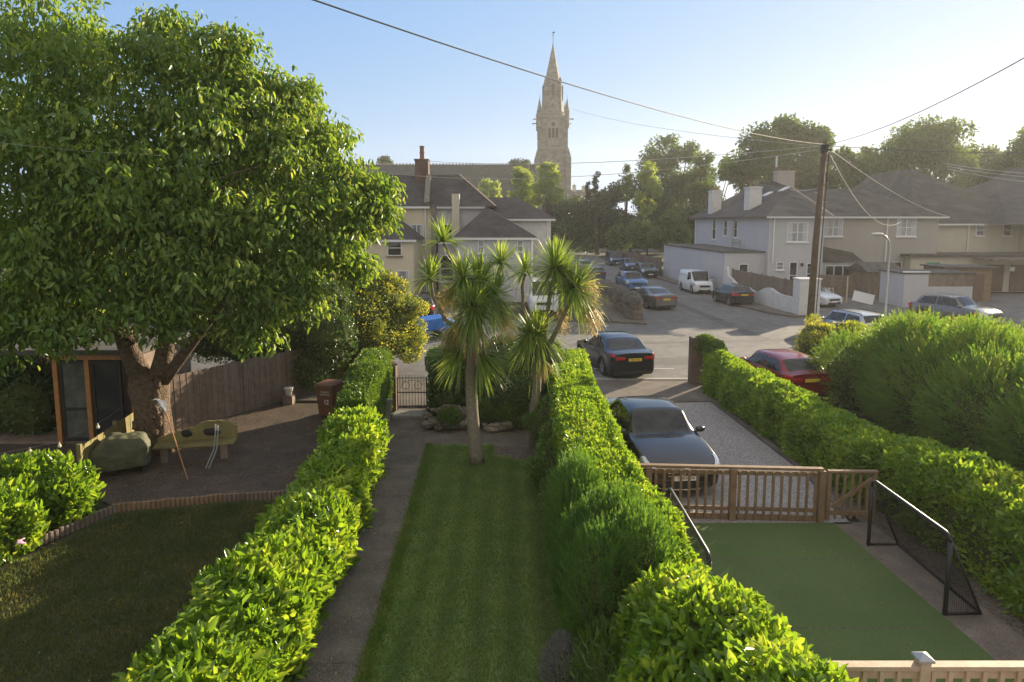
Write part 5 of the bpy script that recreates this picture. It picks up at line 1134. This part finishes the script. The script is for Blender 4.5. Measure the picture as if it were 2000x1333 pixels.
# raised deck & balustrade in the near right corner
rail=thing('balcony_rail','pale timber balustrade with a capped post at the bottom right corner','railing',(4.4,6.0,0)); l=rail.location; yr=5.95; zt_=d(1850,1297,yr).z
def PR(n,q,m='wood_pale'): return q.build(n,m,rail,shift=tuple(l),bevel=.004)
PR('top_rail',MB().box(2.95,8,yr-.05,yr+.05,zt_-.045,zt_)); PR('under_rail',MB().box(2.95,8,yr-.02,yr+.02,zt_-.14,zt_-.05)); PR('bottom_rail',MB().box(2.95,8,yr-.02,yr+.02,.92,1.0)); PR('deck_board',MB().box(2.95,8,2.5,yr+.1,.82,.9))
for x in(3.95,6.6):
    PR('post',MB().box(x-.05,x+.05,yr-.06,yr+.055,0,zt_+.05)); q=MB(); q.add([(x-.075,yr-.075,zt_+.05),(x+.075,yr-.075,zt_+.05),(x+.075,yr+.075,zt_+.05),(x-.075,yr+.075,zt_+.05),(x-.075,yr-.075,zt_+.075),(x+.075,yr-.075,zt_+.075),(x+.075,yr+.075,zt_+.075),(x-.075,yr+.075,zt_+.075),(x,yr,zt_+.12)],[(0,3,2,1),(0,1,5,4),(1,2,6,5),(2,3,7,6),(3,0,4,7),(4,5,8),(5,6,8),(6,7,8),(7,4,8)]); PR('post_cap',q,'steel')
for i in range(30):
    x=3.05+i*.165
    if min(abs(x-3.95),abs(x-6.6))>.08: PR('baluster',MB().box(x-.022,x+.022,yr-.045,yr-.0,1.0,zt_-.05))
q=MB(); q.blob((0,0,.35),(.42,.3,.42),14,9,.05,3); q.blob((-.3,0,.4),(.25,.28,.38),12,8,.05,5); o=q.build('covered_chair','fabric_grey',smooth=True); o.location=(3.52,5.42,zt_-.92); tag(o,'grey fabric-covered garden chair behind the balustrade','chair')
q=MB(); q.box(-.5,.5,-.3,.3,0,.5); 
# football goals
def goal(label,x,y0,y1,h,dp,sx):
    root=thing('football_goal',label,'goal',(x,y0,0),0,'black football goals'); 
    def fr(n,pts,r=.03): q=MB(); q.tube([(a-x,b-y0,c) for a,b,c in pts],r,8); q.build(n,'black',root,True)
    xb=x+sx*dp; m_=(y0+y1)/2
    fr('post',[(x,y0,0),(x,y0,h-.1)],.035); fr('post',[(x,y1,0),(x,y1,h-.1)],.035); fr('crossbar',[(x,y0,h-.12),(x,y0+.03,h-.03),(x,y0+.12,h),(x,y1-.12,h),(x,y1-.03,h-.03),(x,y1,h-.12)],.033)
    fr('back_bar',[(x,y0,.03),(xb,y0,.03),(xb,y1,.03),(x,y1,.03)],.025); fr('stay',[(x,y0,h-.05),(xb,y0,.03)],.02); fr('stay',[(x,y1,h-.05),(xb,y1,.03)],.02)
    V=[];Fs=[]; c=.034; t=.006
    def strip(a,b):
        a=np.array(a);b=np.array(b); k=len(V); s=np.cross(b-a,[.3,.5,.8]); s=s/np.linalg.norm(s)*t/2; V.extend([a-s,b-s,b+s,a+s]); Fs.append((k,k+1,k+2,k+3))
    ny=int((y1-y0)/c); nz=int(1.3/c)
    for i in range(ny+1): yy=i*c; strip((0,yy,h),(sx*dp,yy,.03))
    for j in range(nz+1): f=j/nz; strip((sx*dp*f,0,h+(.03-h)*f),(sx*dp*f,y1-y0,h+(.03-h)*f))
    for yy in(0,y1-y0):
        for i in range(int(dp/c)+1): xx=i*c; strip((sx*xx,yy,.03),(sx*xx,yy,h*(1-xx/dp)+.03))
        for j in range(int(h/c)+1): zz=j*c; strip((0,yy,zz),(sx*dp*(1-zz/h),yy,zz))
    rawmesh('net',np.array(V),np.array(Fs),'net',root)
goal('black netted football goal on the patio side of the turf',6.62,9.55,11.75,1.28,.55,1)
goal('black football goal tight against the tall hedge on the left edge of the turf',2.85,9.1,11.6,1.2,.4,-1)
# =====================================================================  LEFT GARDEN
bush('laurel_bush','glossy laurel bush at the left edge with a lit pink flower below','bush',[(-9.7,12.3,.5,1.0,.8,1.05),(-9.0,12.6,.4,.65,.6,.9),(-10.6,11.7,.6,1.1,1.0,1.15),(-9.3,11.4,.3,.8,.7,.8),(-9.8,10.8,.3,.9,.7,.7)],26000,.15,.44,'l_laurel',core=.7,up=.8,sub=(13,.26))
er=thing('log_edging','low log-roll edging between the rough grass and the patio','edging',(-8.2,13.2,0)); l=er.location
for (a,b,n) in (((-8.2,13.2),(-6.2,13.7),22),((-6.2,13.7),(-4.75,13.9),16),((-8.2,13.2),(-9.3,10.4),30)):
    q=MB()
    for i in range(n):
        t=(i+.5)/n; x=a[0]+(b[0]-a[0])*t-l.x; y=a[1]+(b[1]-a[1])*t-l.y; hh=.17+random.uniform(-.01,.01); q.lathe([(.047,0),(.047,hh),(.03,hh+.01)],7,(x,y,0))
    q.build('roll','wood' if a[0]<-8 and b[1]>12 else 'wood_grey',er)
panels('panel_fence','dark close-board fence behind the carved bench',[(-9.6,18.2),(-8.4,20.4),(-6.6,23.2)],1.7,'wood_grey',bw=.1)
panels('low_fence','low yellow-green mossy board fence left of the big trunk',[(-9.75,14.5),(-10.2,18.0)],.95,'wood_green',bw=.14,step=1.75)
panels('panel_fence','shadowy brick-brown fence at the far left behind the garden room',[(-22,19.5),(-12.8,20.6)],1.8,'wood_grey')
GR=thing('garden_room','timber-framed garden room with dark glazed doors under the big tree','summerhouse',(-11.9,17.4,0)); l=GR.location
def PG2(n,q,m): return q.build(n,m,GR,shift=tuple(l))
PG2('back_wall',MB().box(-14.2,-10.0,20.2,20.35,0,2.4),'wood_grey'); PG2('side_wall',MB().box(-10.1,-10.0,17.5,20.2,0,2.4),'wood_grey'); PG2('roof',MB().box(-14.4,-9.8,17.1,20.5,2.5,2.64),'felt'); PG2('floor',MB().box(-14.2,-10,17.4,20.2,0,.08),'wood_grey')
PG2('beam',MB().box(-12.2,-10.0,17.35,17.47,2.33,2.5),'wood_orange')
for x in(-12.15,-11.3,-10.1): PG2('post',MB().box(x-.06,x+.06,17.33,17.45,0,2.33),'wood_orange')
for x in(-12.05,-11.2):
    o=PG2('door',MB().box(x,x+.06,17.37,17.43,.1,2.3).box(x+.72,x+.78,17.37,17.43,.1,2.3).box(x+.06,x+.72,17.37,17.43,.1,.2).box(x+.06,x+.72,17.37,17.43,2.22,2.3).box(x+.06,x+.72,17.37,17.43,.95,1.02),'black')
    k=MB().box(x+.06,x+.72,17.395,17.405,.2,2.22).build('door_glass','room_glass' if x<-12 else 'glass',o,shift=tuple(l))
# big tree
def drooptree():
    bx,by=-9.35,16.9
    root=thing('cherry_tree','huge leafy tree with a thick gnarled trunk filling the left side','tree',(bx,by,0))
    l=Vector((bx,by,0)); q=MB()
    def T(pts,rs,n=14): 
        q.tube([Vector(p)-l for p in pts],rs,n)
    T([(bx,by,-.1),(bx,by,.15),(bx+.03,by,.5),(bx-.02,by,1.1),(bx-.08,by,1.7),(bx-.05,by,2.1)],[.60,.45,.38,.41,.50,.44])
    for a in range(7):
        th=a*.9+.3; T([(bx+.5*math.cos(th),by+.5*math.sin(th),0),(bx+.34*math.cos(th),by+.34*math.sin(th),.35),(bx+.30*math.cos(th+.2),by+.30*math.sin(th+.2),1.2),(bx+.33*math.cos(th+.4),by+.33*math.sin(th+.4),1.9)],[.15,.13,.10,.08],8)
    T([(bx-.15,by,1.7),(bx-.5,by,2.6),(bx-.75,by-.1,3.6),(bx-1.3,by-.3,5.2),(bx-1.7,by,7.5)],[.30,.25,.2,.15,.08])
    T([(bx+.12,by,1.7),(bx+.35,by,2.5),(bx+.5,by+.1,3.4),(bx+.4,by,5.2),(bx+.9,by,8)],[.28,.22,.19,.14,.07])
    T([(bx+.3,by,1.9),(bx+.75,by-.15,2.35),(bx+1.3,by-.2,3.0),(bx+2.2,by,4.2),(bx+3.6,by+.2,5.2)],[.18,.14,.11,.09,.05])
    T([(bx-.3,by,3.0),(bx-1.6,by-.8,3.8),(bx-3.2,by-1.5,4.6)],[.2,.14,.06]); T([(bx+.4,by,4.2),(bx+2,by-.9,5.4),(bx+3.4,by-1.2,6.3)],[.16,.11,.05])
    rr=random.Random(3)
    for i in range(46):
        z=rr.uniform(3.0,7.5); a=rr.uniform(0,6.28); r0=rr.uniform(.2,1.2); r1=r0+rr.uniform(1.5,3.6); T([(bx+r0*math.cos(a),by+r0*math.sin(a),z),(bx+(r0+r1)/2*math.cos(a+.1),by+(r0+r1)/2*math.sin(a+.1)*.7,z+.6),(bx+r1*math.cos(a+.2),by+r1*math.sin(a+.2)*.7,z+1.0)],[.06,.035,.012],5)
    for i in range(16): q.blob((rr.uniform(-.35,.35),-.33+rr.uniform(-.06,.04),rr.uniform(.3,2.0)),(.09,.08,.15),8,6,.25,i)
    q.build('trunk','bark',root,True)
    # crown lumps from pixel outline (px,py,depth,radius px)
    LP=[(40,60,16,150),(120,130,15.5,120),(-60,230,15.5,190),(60,330,15,170),(-40,480,14.8,190),(90,560,14.6,120),(30,640,14.4,80),(150,440,14.6,140),(200,300,15.5,150),(310,110,16.5,85),(330,60,17,60),(400,140,17,95),(290,220,16,120),
     (440,90,17.2,55),(480,170,17.2,85),(540,200,17.5,75),(590,190,18,50),(440,270,16.2,130),(560,300,17,110),(630,280,17.8,70),(680,340,18,60),(730,370,18.2,42),(620,400,17.2,105),(500,420,16,130),(690,430,17.8,62),
     (380,400,15.4,130),(560,510,16.3,95),(650,500,17,70),(430,540,15.2,105),(300,500,14.8,110),(520,590,16,62),(600,580,16.5,50),(480,640,15.8,45),(220,600,14.2,85),(330,610,15,70),(120,640,14.0,60),(260,380,14.8,120),(-20,620,14,110),(700,520,17.4,35),(745,410,18.2,30)]
    lumps=[]
    for px,py,Yd,r in LP:
        c=d(px,py,Yd); rm=(r-20)*Yd/F if r>45 else r*.7*Yd/F; lumps.append([c.x,c.y,c.z,rm*1.0,rm*1.0,rm*.9])
        if r>60: lumps.append([c.x-.3,c.y+rm*1.1+.8,c.z+.2,rm*.9,rm*1.1,rm*.8])
    subs=lumpcloud(lumps,15,.5)
    for lp in lumps:
        for k in range(9):
            v=sph(1)[0]; v[2]=abs(v[2])*.8 if R.random()<.6 else v[2]; f=1.12+.22*R.random(); subs.append([lp[0]+v[0]*lp[3]*f,lp[1]+v[1]*lp[4]*f,lp[2]+v[2]*lp[5]*f,.26,.26,.34])
    S=np.array(subs); n=len(S); S[:,3:]*=(.55+.75*R.random(n))[:,None]
    cnt=np.clip((38*(S[:,3]/.45)**2*(.35+1.3*R.random(n))).astype(int),6,120); idx=np.repeat(np.arange(n),cnt); m=len(idx)
    u=sph(m); u[:,2]=u[:,2]*.8-.1; rr_=R.random(m)**.4; P=S[idx,:3]+u*S[idx,3:]*rr_[:,None]
    # inner foliage keeps the crown opaque
    L_=np.array(lumps); i2=R.choice(len(L_),size=26000,p=(L_[:,3]**2)/(L_[:,3]**2).sum()); P2=L_[i2,:3]+sph(26000)*L_[i2,3:]*(.72*R.random(26000)**.5)[:,None]
    P=np.concatenate([P,P2]); u=np.concatenate([u,sph(26000)]); m=len(P)
    A=unit(np.stack([u[:,0]*.6,u[:,1]*.6,-.7+0*u[:,2]],1)+R.normal(size=(m,3))*.4); Nn=unit(u*.8+np.array([0,0,.6])+R.normal(size=(m,3))*.45)
    ln=.165*(.5+.95*R.random(m)); leafmesh('crown',P-np.array([bx,by,0]),A,Nn,ln,ln*.42,'l_cherry',root,curl=.2,simple=False)
    print('cherry leaves',m)
drooptree()
bush('golden_shrub','large shrub with golden-edged leaves, lit at its right side behind the clipped hedge','shrub',
 [tuple(D(px,py,Yd))+(r*Yd/F,r*Yd/F,r*Yd/F*.9) for px,py,Yd,r in ((700,620,25,70),(650,640,25.5,70),(745,590,26,55),(770,640,26,48),(790,610,26.5,35),(730,670,25,60),(660,700,25,60),(790,680,26,30),(600,640,25,70),(690,560,26,40),(760,560,26.5,28),(805,650,26.5,25),(620,720,24,60))],
 60000,.085,.5,'l_yellow',sub=(18,.3),core=.62,up=.4)
bush('dark_shrub','dark shadowy shrubs filling the corner behind the wheelie bin','shrub',[tuple(D(px,py,Yd))+(r*Yd/F,r*Yd/F,r*Yd/F) for px,py,Yd,r in ((560,640,23,75),(600,715,22.6,50),(520,680,24,65),(640,660,22.8,60),(470,640,25,80),(400,630,25,80),(590,580,24,60),(640,600,24,55))],30000,.09,.55,'l_ivy',core=.8)
bush('dark_shrub','dark shrubs behind the garden room at the far left','shrub',[(-15.5,19,1.4,1.6,1.2,1.7),(-18,18,1.5,1.8,1.5,1.8),(-13.6,18.4,.8,1.0,.8,1.2),(-17,21.5,2.4,2.5,1.5,2.0)],16000,.12,.55,'l_ivy',core=.8)
# wheelie bin
wb=thing('wheelie_bin','brown wheelie bin marked 12 beside the clipped hedge','bin',(-5.62,20.05,.012),rad(-14))
q=MB(); q.add([(-.24,-.27,.06),(.24,-.27,.06),(.24,.25,.06),(-.24,.25,.06),(-.29,-.36,.98),(.29,-.36,.98),(.29,.36,.98),(-.29,.36,.98)],[(0,3,2,1),(4,5,6,7),(0,1,5,4),(1,2,6,5),(2,3,7,6),(3,0,4,7)]); bo=q.build('body','bin',wb,bevel=.02)
q=MB(); q.prismx([(-.31,.985),(.31,.985),(.31,1.03),(-.31,1.03)],-.40,.36); q.box(-.27,.27,-.36,.34,1.03,1.06); q.build('lid','bin',wb,bevel=.015)
q=MB(); q.tube([(-.25,.42,1.0),(.25,.42,1.0)],.018,8); q.build('handle','bin',wb)
for s in(-1,1): q=MB(); q.tube([(s*.22,.27,.1),(s*.29,.27,.1)],.1,14); q.build('wheel','tyre',wb)
text_mesh('12',.20,'number','white_ink',bo,(.06,-.335,.50),(rad(84.3),0,0),.85,bold=.004)
text_mesh('TORBAY\nCOUNCIL',.075,'lettering','white_ink',bo,(.03,-.358,.78),(rad(84.3),0,0),1)
q=MB(); q.lathe([(.09,0),(.15,.22),(.16,.24),(.14,.25)],14); o=q.build('plant_pot','pot'); o.location=(-7.35,21.4,.3); tag(o,'small white pot on a dark stand in front of the shadowy shrubs','pot')
q=MB(); q.box(-.16,.16,-.16,.16,0,.3); o=q.build('pot_stand','wood_grey',bevel=.01); o.location=(-7.35,21.4,0.0); tag(o,'low wooden stand under the white pot','stand')
# carved bench
bn=thing('carved_bench','rustic bench of sawn live-edge timber with a cut-out back','bench',(-8.0,16.3,0),rad(12))
q=MB(); N_=22; outer=[(-.95,.42)]+[(-.95+1.9*i/N_,.50+.26*min(1,i/N_*2.2)**.7+(.14 if i/N_>.45 else 0)*min(1,(i/N_-.45)*8)-(.16*max(0,i/N_-.85)/.15)+.012*math.sin(i*2.3)) for i in range(N_+1)]+[(.95,.42)]
bot=[(.95-1.9*i/10,.42+(.0 if i%2 else .03)) for i in range(1,10)]
q.prismx(outer+bot,.20,.27); ob=q.build('backrest','wood_green',bn,bevel=.01)
for cx,cw in((.35,.22),(-.25,.14)): q=MB(); q.blob((cx,.195,.62),(cw,.02,.09),10,6,.2,2); q.build('cut_out','ink',ob)
q=MB(); q.poly([(-.95,-.22),(-.6,-.27),(0,-.24),(.5,-.28),(.95,-.2),(.95,.2),(-.95,.2)],.38,.44); q.build('seat','wood_green',bn,bevel=.01)
for x in(-.7,.7): q=MB(); q.box(x-.09,x+.09,-.2,.18,0,.38); q.build('leg','wood_grey',bn,bevel=.02)
rk=thing('leaf_rake','rake with a red-brown handle leaning fan-up against the big trunk','rake',(-7.55,14.9,.012)); tipv=Vector((-1.15,1.25,1.55))
q=MB(); q.tube([(0,0,0),tipv*.84],.013,8); q.build('handle','wood_orange',rk)
q=MB()
for i in range(13): a=(i-6)/6; q.tube([tipv*.84,tipv*.84+Vector((-.22+a*.20,.1,.30-abs(a)*.05)),tipv*.84+Vector((-.24+a*.24,.04,.33-abs(a)*.06))],.005,4)
q.tube([tipv*.84+Vector((-.10-.1,.05,.14)),tipv*.84+Vector((-.10+.1,.05,.14))],.006,4); q.build('tines','chrome',rk)
q=MB(); q.tube([(0,0,0),(.18,.1,.45),(.22,.15,.9),(.2,.2,1.05)],.018,6); q.tube([(.08,0,0),(.25,.1,.45),(.28,.15,.9),(.26,.2,1.02)],.018,6); o=q.build('bent_poles','steel'); o.location=(-7.45,15.6,.012); tag(o,'pair of bent grey metal poles leaning on the carved bench','pole')
# covered barbecue
bb=thing('covered_barbecue','barbecue under an olive-green cover at the foot of the big trunk','barbecue',(-9.35,15.35,.012),rad(25))
q=MB(); q.add([(-.6,-.32,.15),(.6,-.32,.15),(.6,.32,.15),(-.6,.32,.15),(-.62,-.34,.62),(.62,-.34,.62),(.62,.34,.62),(-.62,.34,.62),(-.2,-.28,.95),(.5,-.26,.88),(.5,.26,.88),(-.2,.28,.95)],[(0,3,2,1),(0,1,5,4),(1,2,6,5),(2,3,7,6),(3,0,4,7),(4,5,9,8),(5,6,10,9),(6,7,11,10),(7,4,8,11),(8,9,10,11)]); cv=q.build('cover','tarp_green',bb); sb=cv.modifiers.new('s','SUBSURF'); sb.levels=sb.render_levels=4; sb.subdivision_type='SIMPLE'; sb2=cv.modifiers.new('s2','SMOOTH'); sb2.iterations=14; tx_=bpy.data.textures.new('folds','CLOUDS'); tx_.noise_scale=.28; dm=cv.modifiers.new('d','DISPLACE'); dm.texture=tx_; dm.strength=.13; [setattr(p_,'use_smooth',True) for p_ in cv.data.polygons]
for x in(-.5,.5): q=MB(); q.box(x-.03,x+.03,-.28,.28,0,.15); q.build('foot','black',bb)
sl_=thing('string_lights','string of bulb lights hanging from the big trunk over the low fence','lights',(-9.3,16.3,1.7)); q=MB(); pts=[Vector((0,0,0)),Vector((-.5,-.7,-.45)),Vector((-1.1,-1.5,-.75)),Vector((-1.75,-2.4,-.7))]; q.tube(pts,.006,5); q.build('cord','wire',sl_)
for p in(pts[1]+Vector((-.1,-.15,-.06)),pts[2],pts[2]+Vector((-.35,-.45,.03))): q=MB(); q.lathe([(.012,0),(.016,-.04),(.04,-.09),(.035,-.12),(.01,-.135)],8,p); q.build('bulb','bulb',sl_)
q=MB(); 
for i in range(14): a=i*2.4; q.blob((.05*math.cos(a)*(i%3)/2,.05*math.sin(a)*(i%3)/2,.02*(i%4)),(.03,.03,.012),6,4,.1,i)
o=q.build('flower','flower'); o.location=(-8.35,10.75,.55); tag(o,'pale pink flower head low in the left laurel bush','flower')
# =====================================================================  RIGHT-HAND GREENERY
sprays('conifer_hedge','big feathery green conifer hedge behind the right driveway hedge',[(12.1,19.7,1.3,1.2,1.2,1.6),(12.9,18.2,1.3,1.2,1.2,1.65),(11.3,21.6,.9,1.0,1.0,1.15),(12.5,20.4,1.2,1.3,1.5,1.4),(12.0,18.2,1.1,1.5,1.6,1.35),(11.9,15.8,1.1,1.4,1.5,1.35),(13.6,22.0,1.05,1.5,1.4,1.4),(14.8,19.5,1.15,1.7,2.0,1.35),(14,16.6,1.3,1.7,1.8,1.5),(12.0,13.6,1.0,1.4,1.3,1.35),(15.8,22.6,.95,1.5,1.4,1.3),(11.6,11.6,.9,1.2,1.3,1.5),(11.8,9.4,.9,1.2,1.5,1.5)],27000,13,.10,.028,'l_cypress',cat='hedge',up=.35,th=.40,core=.8)  # leading lumps added to heighten the hedge and keep sun off the turf
bush('privet_bush','dense olive-green privet bush at the corner by the telegraph pole','bush',[(13.1,28.0,.7,1.2,1.0,1.15),(14.4,28.2,.8,1.3,1.0,1.1),(15.8,28.0,.8,1.3,1.1,1.1),(17.2,28.0,.8,1.3,1.1,1.1),(14.6,26.6,.6,1.5,1.2,1.1),(16.8,26.6,.6,1.5,1.2,1.2)],34000,.085,.5,'l_privet',core=.85,sub=(10,.3))
bush('privet_bush','sunlit shrubs with reddish tips in front of the black SUV','bush',[(19.6,28.5,.6,1.2,1.0,1.1),(21.0,28.0,.6,1.3,1.2,1.0),(22.5,27.5,.6,1.3,1.2,1.1),(19.8,26.4,.6,1.6,1.3,1.2),(21.8,25.6,.7,1.5,1.5,1.3)],26000,.10,.5,'l_privet',core=.85,sub=(10,.3))
bush('laurel_bush','bright leafy laurel at the right edge below the SUV','bush',[(17.6,22.0,.9,1.4,1.5,1.3),(16.2,18.0,.9,1.5,1.6,1.5),(15.2,15.6,.9,1.4,1.3,1.6),(18.4,24.4,.8,1.5,1.3,1.3),(13.3,12.6,.7,1.2,1.2,1.3)],34000,.13,.45,'l_laurel',core=.82,sub=(9,.35))
# trellis behind right hedge
tr=thing('trellis','low brown lattice trellis behind the right hedge','trellis',(10.2,12.2,0)); q=MB()
for i in range(14): q.bar((i*.15,i*.02,.3),(i*.15+.35,i*.02,.75),.018,.018); q.bar((i*.15+.35,i*.02+.015,.3),(i*.15,i*.02+.015,.75),.018,.018)
q.build('lattice','wood_grey',tr)
for x in(-.03,2.4): q=MB(); q.box(x-.03,x+.03,-.03,.06,0,.85); q.build('post','wood_grey',tr)
# =====================================================================  BACKGROUND TREES
BG='trees beyond the street'
def bgtree(label,px,ytop,ybot,wpx,Yd,m,n=9000,ls=.42,name='tree',gaps=.34,kind='round',trunkvis=True,seed=0):
    rr=random.Random(seed or int(px)); c0=d(px,ytop,Yd); zt=c0.z; zb=max(0,d(px,ybot,Yd).z); cx=c0.x; w=wpx*Yd/F/2; hh=(zt-zb)
    lumps=[]; k=13
    for i in range(k):
        f=((i+rr.random())/k); a=rr.uniform(0,6.28); z=zb+hh*(.15+.78*f); wr_=w*(math.sin(math.pi*(.12+.76*f))**.7 if kind=='round' else (.35+.6*(1-f)))
        rl=w*rr.uniform(.26,.46); q=max(0,wr_-rl*.6); lumps.append((cx+q*math.cos(a),Yd+q*math.sin(a)*.8,min(z,zt-rl*.8),rl,rl,rl*.85))
    root=thing(name,label,'tree',(cx,Yd,0),0,BG)
    mb=MB(); mb.tube([(0,0,-.02),(0,0,zb*.5),(0,0,zb+hh*.5)],[w*.075,w*.06,w*.03],8)
    for lp in lumps: mb.tube([(0,0,zb*.6+hh*.12),((lp[0]-cx)*.5,(lp[1]-Yd)*.5,(zb+lp[2])/2),(lp[0]-cx,lp[1]-Yd,lp[2])],[w*.03,w*.02,w*.008],5)
    mb.build('trunk','bark_dark',root,True)
    S=np.array(lumpcloud(lumps,max(4,int(26/max(1,w**.5))),w*.17)+[list(x[:3])+[x[3]*.6]*3 for x in lumps]); per=max(4,int(n/len(S)))
    idx=np.repeat(np.arange(len(S)),per); u=sph(len(idx)); P=S[idx,:3]+u*S[idx,3:]*(R.random(len(idx))**.5)[:,None]
    mm=len(P); A=unit(u+R.normal(size=(mm,3))*.6+np.array([0,0,-.3 if kind!='weep' else -1.0])); Nn=unit(u+np.array([0,0,.5])+R.normal(size=(mm,3))*.5)
    l_=ls*(.6+.8*R.random(mm)); leafmesh('crown',P-np.array([cx,Yd,0]),A,Nn,l_,l_*(.6 if kind!='weep' else .3),m,root,simple=True)
    return root
bgtree('bright yellow-green willowy tree in front of the church tower',1068,318,410,75,110,'l_birch',11000,.42,kind='weep',seed=3)
bgtree('olive willowy tree left of the bright one, before the nave end',1020,325,415,60,112,'l_birch',8000,.42,kind='weep',seed=4)
bgtree('small purplish tree against the end of the nave roof',1015,312,372,46,185,'l_bgd',4000,.6,seed=5)
bgtree('small dark pine showing over the nave roof at the left',747,306,345,36,215,'l_bgd',4000,.6,seed=6)
bgtree('small rounded bush tree before the aisle gables',955,352,400,46,150,'l_birch',4000,.45,seed=7)
bgtree('dark low tree right behind the lower part of the church tower',1110,380,500,110,122,'l_bgd',10000,.42,seed=8)
bgtree('dark broad tree left of centre of the dark clump',1170,372,500,120,118,'l_bgd',12000,.42,seed=9)
bgtree('tallest dark rounded tree of the shaded clump',1235,345,500,130,116,'l_bgd',15000,.42,seed=10)
bgtree('thin spiky sapling rising out of the dark clump',1165,335,420,26,114,'l_bgd',900,.3,kind='cone',seed=11)
bgtree('thin spiky sapling, the smaller one above the cottage roof',1148,352,420,14,114,'l_bgd',500,.3,kind='cone',seed=12)
bgtree('slender weeping birch with sunlit hanging leaves',1268,316,430,60,104,'l_birch',8000,.36,kind='weep',seed=13)
bgtree('slim pale birch tip left of the weeping birch',1226,318,400,30,106,'l_bg',2500,.3,kind='weep',seed=14)
bgtree('large dark oak behind the birch',1325,268,480,150,128,'l_bg',20000,.5,seed=15)
bgtree('spreading oak filling the gap above the grey house chimneys',1395,300,470,110,120,'l_bg',12000,.5,seed=16)
bgtree('tall domed tree behind the grey house, left of the pole',1515,232,430,190,104,'l_bg',24000,.5,seed=17)
bgtree('tall tree crown right behind the telegraph pole',1618,250,420,110,102,'l_bg',13000,.5,seed=18)
bgtree('wide backlit tree above the brown house',1790,245,420,220,104,'l_bg',22000,.5,seed=19)
bgtree('lower tree between the two backlit crowns',1700,290,420,90,108,'l_bg',9000,.5,seed=20)
bgtree('glare-lit tree near the right edge',1905,285,400,110,108,'l_bg',10000,.5,seed=21)
bgtree('glare-lit tree at the very right edge',1990,262,400,120,104,'l_bg',12000,.5,seed=22)
bgtree('tree beyond the right edge of the frame, tallest of its row',2130,210,400,220,96,'l_bg',12000,.5,seed=23)
bgtree('low dark tree behind the flat roof of the grey house',1345,400,500,90,100,'l_bgd',8000,.42,seed=24)
bush('bright_shrubs','sunny green shrubs behind the long low fence','shrub',[tuple(D(px,py,Yd))+(r*Yd/F,r*Yd/F,r*Yd/F) for px,py,Yd,r in ((1250,455,96,26),(1210,465,98,26),(1310,430,92,18),(1290,465,92,24),(1330,462,90,20))],9000,.3,.6,'l_bg',core=.8,simple=True)
hedge('field_hedge','long dark hedge along the far road','hedge',[(-60,148,2,5.5),(-20,148,2,5),(5,147,2.4,5.2),(30,147,2.4,6.5),(60,148,2.5,7)],16000,.6,.6,'l_bgd',simple=True,bump=.6,tuft=.5)
# tall tree row left (behind big tree, fills gaps near the left house)
bgtree('dark tree behind the cream house at the far left',600,300,560,170,75,'l_bg',9000,.45,seed=30)
bgtree('dark tree far left seen through the big crown',420,250,600,220,60,'l_bg',9000,.45,seed=31)
bgtree('dark tree at the left edge seen below the big crown',160,330,680,260,40,'l_bgd',10000,.35,seed=32)
# =====================================================================  HAZE
hm=bpy.data.materials.new('haze'); hm.use_nodes=True; n=hm.node_tree; n.nodes.remove(n.nodes['Principled BSDF']); pv_=n.nodes.new('ShaderNodeVolumePrincipled')
pv_.inputs['Color'].default_value=(.97,.97,.95,1); pv_.inputs['Density'].default_value=.00042; pv_.inputs['Anisotropy'].default_value=.42; n.links.new(pv_.outputs[0],n.nodes['Material Output'].inputs['Volume'])
hz=MB().box(-300,420,-70,620,-1.1,68).build('haze',hm); tag(hz,'thin bright sun haze hanging over the street','haze',kind='stuff')
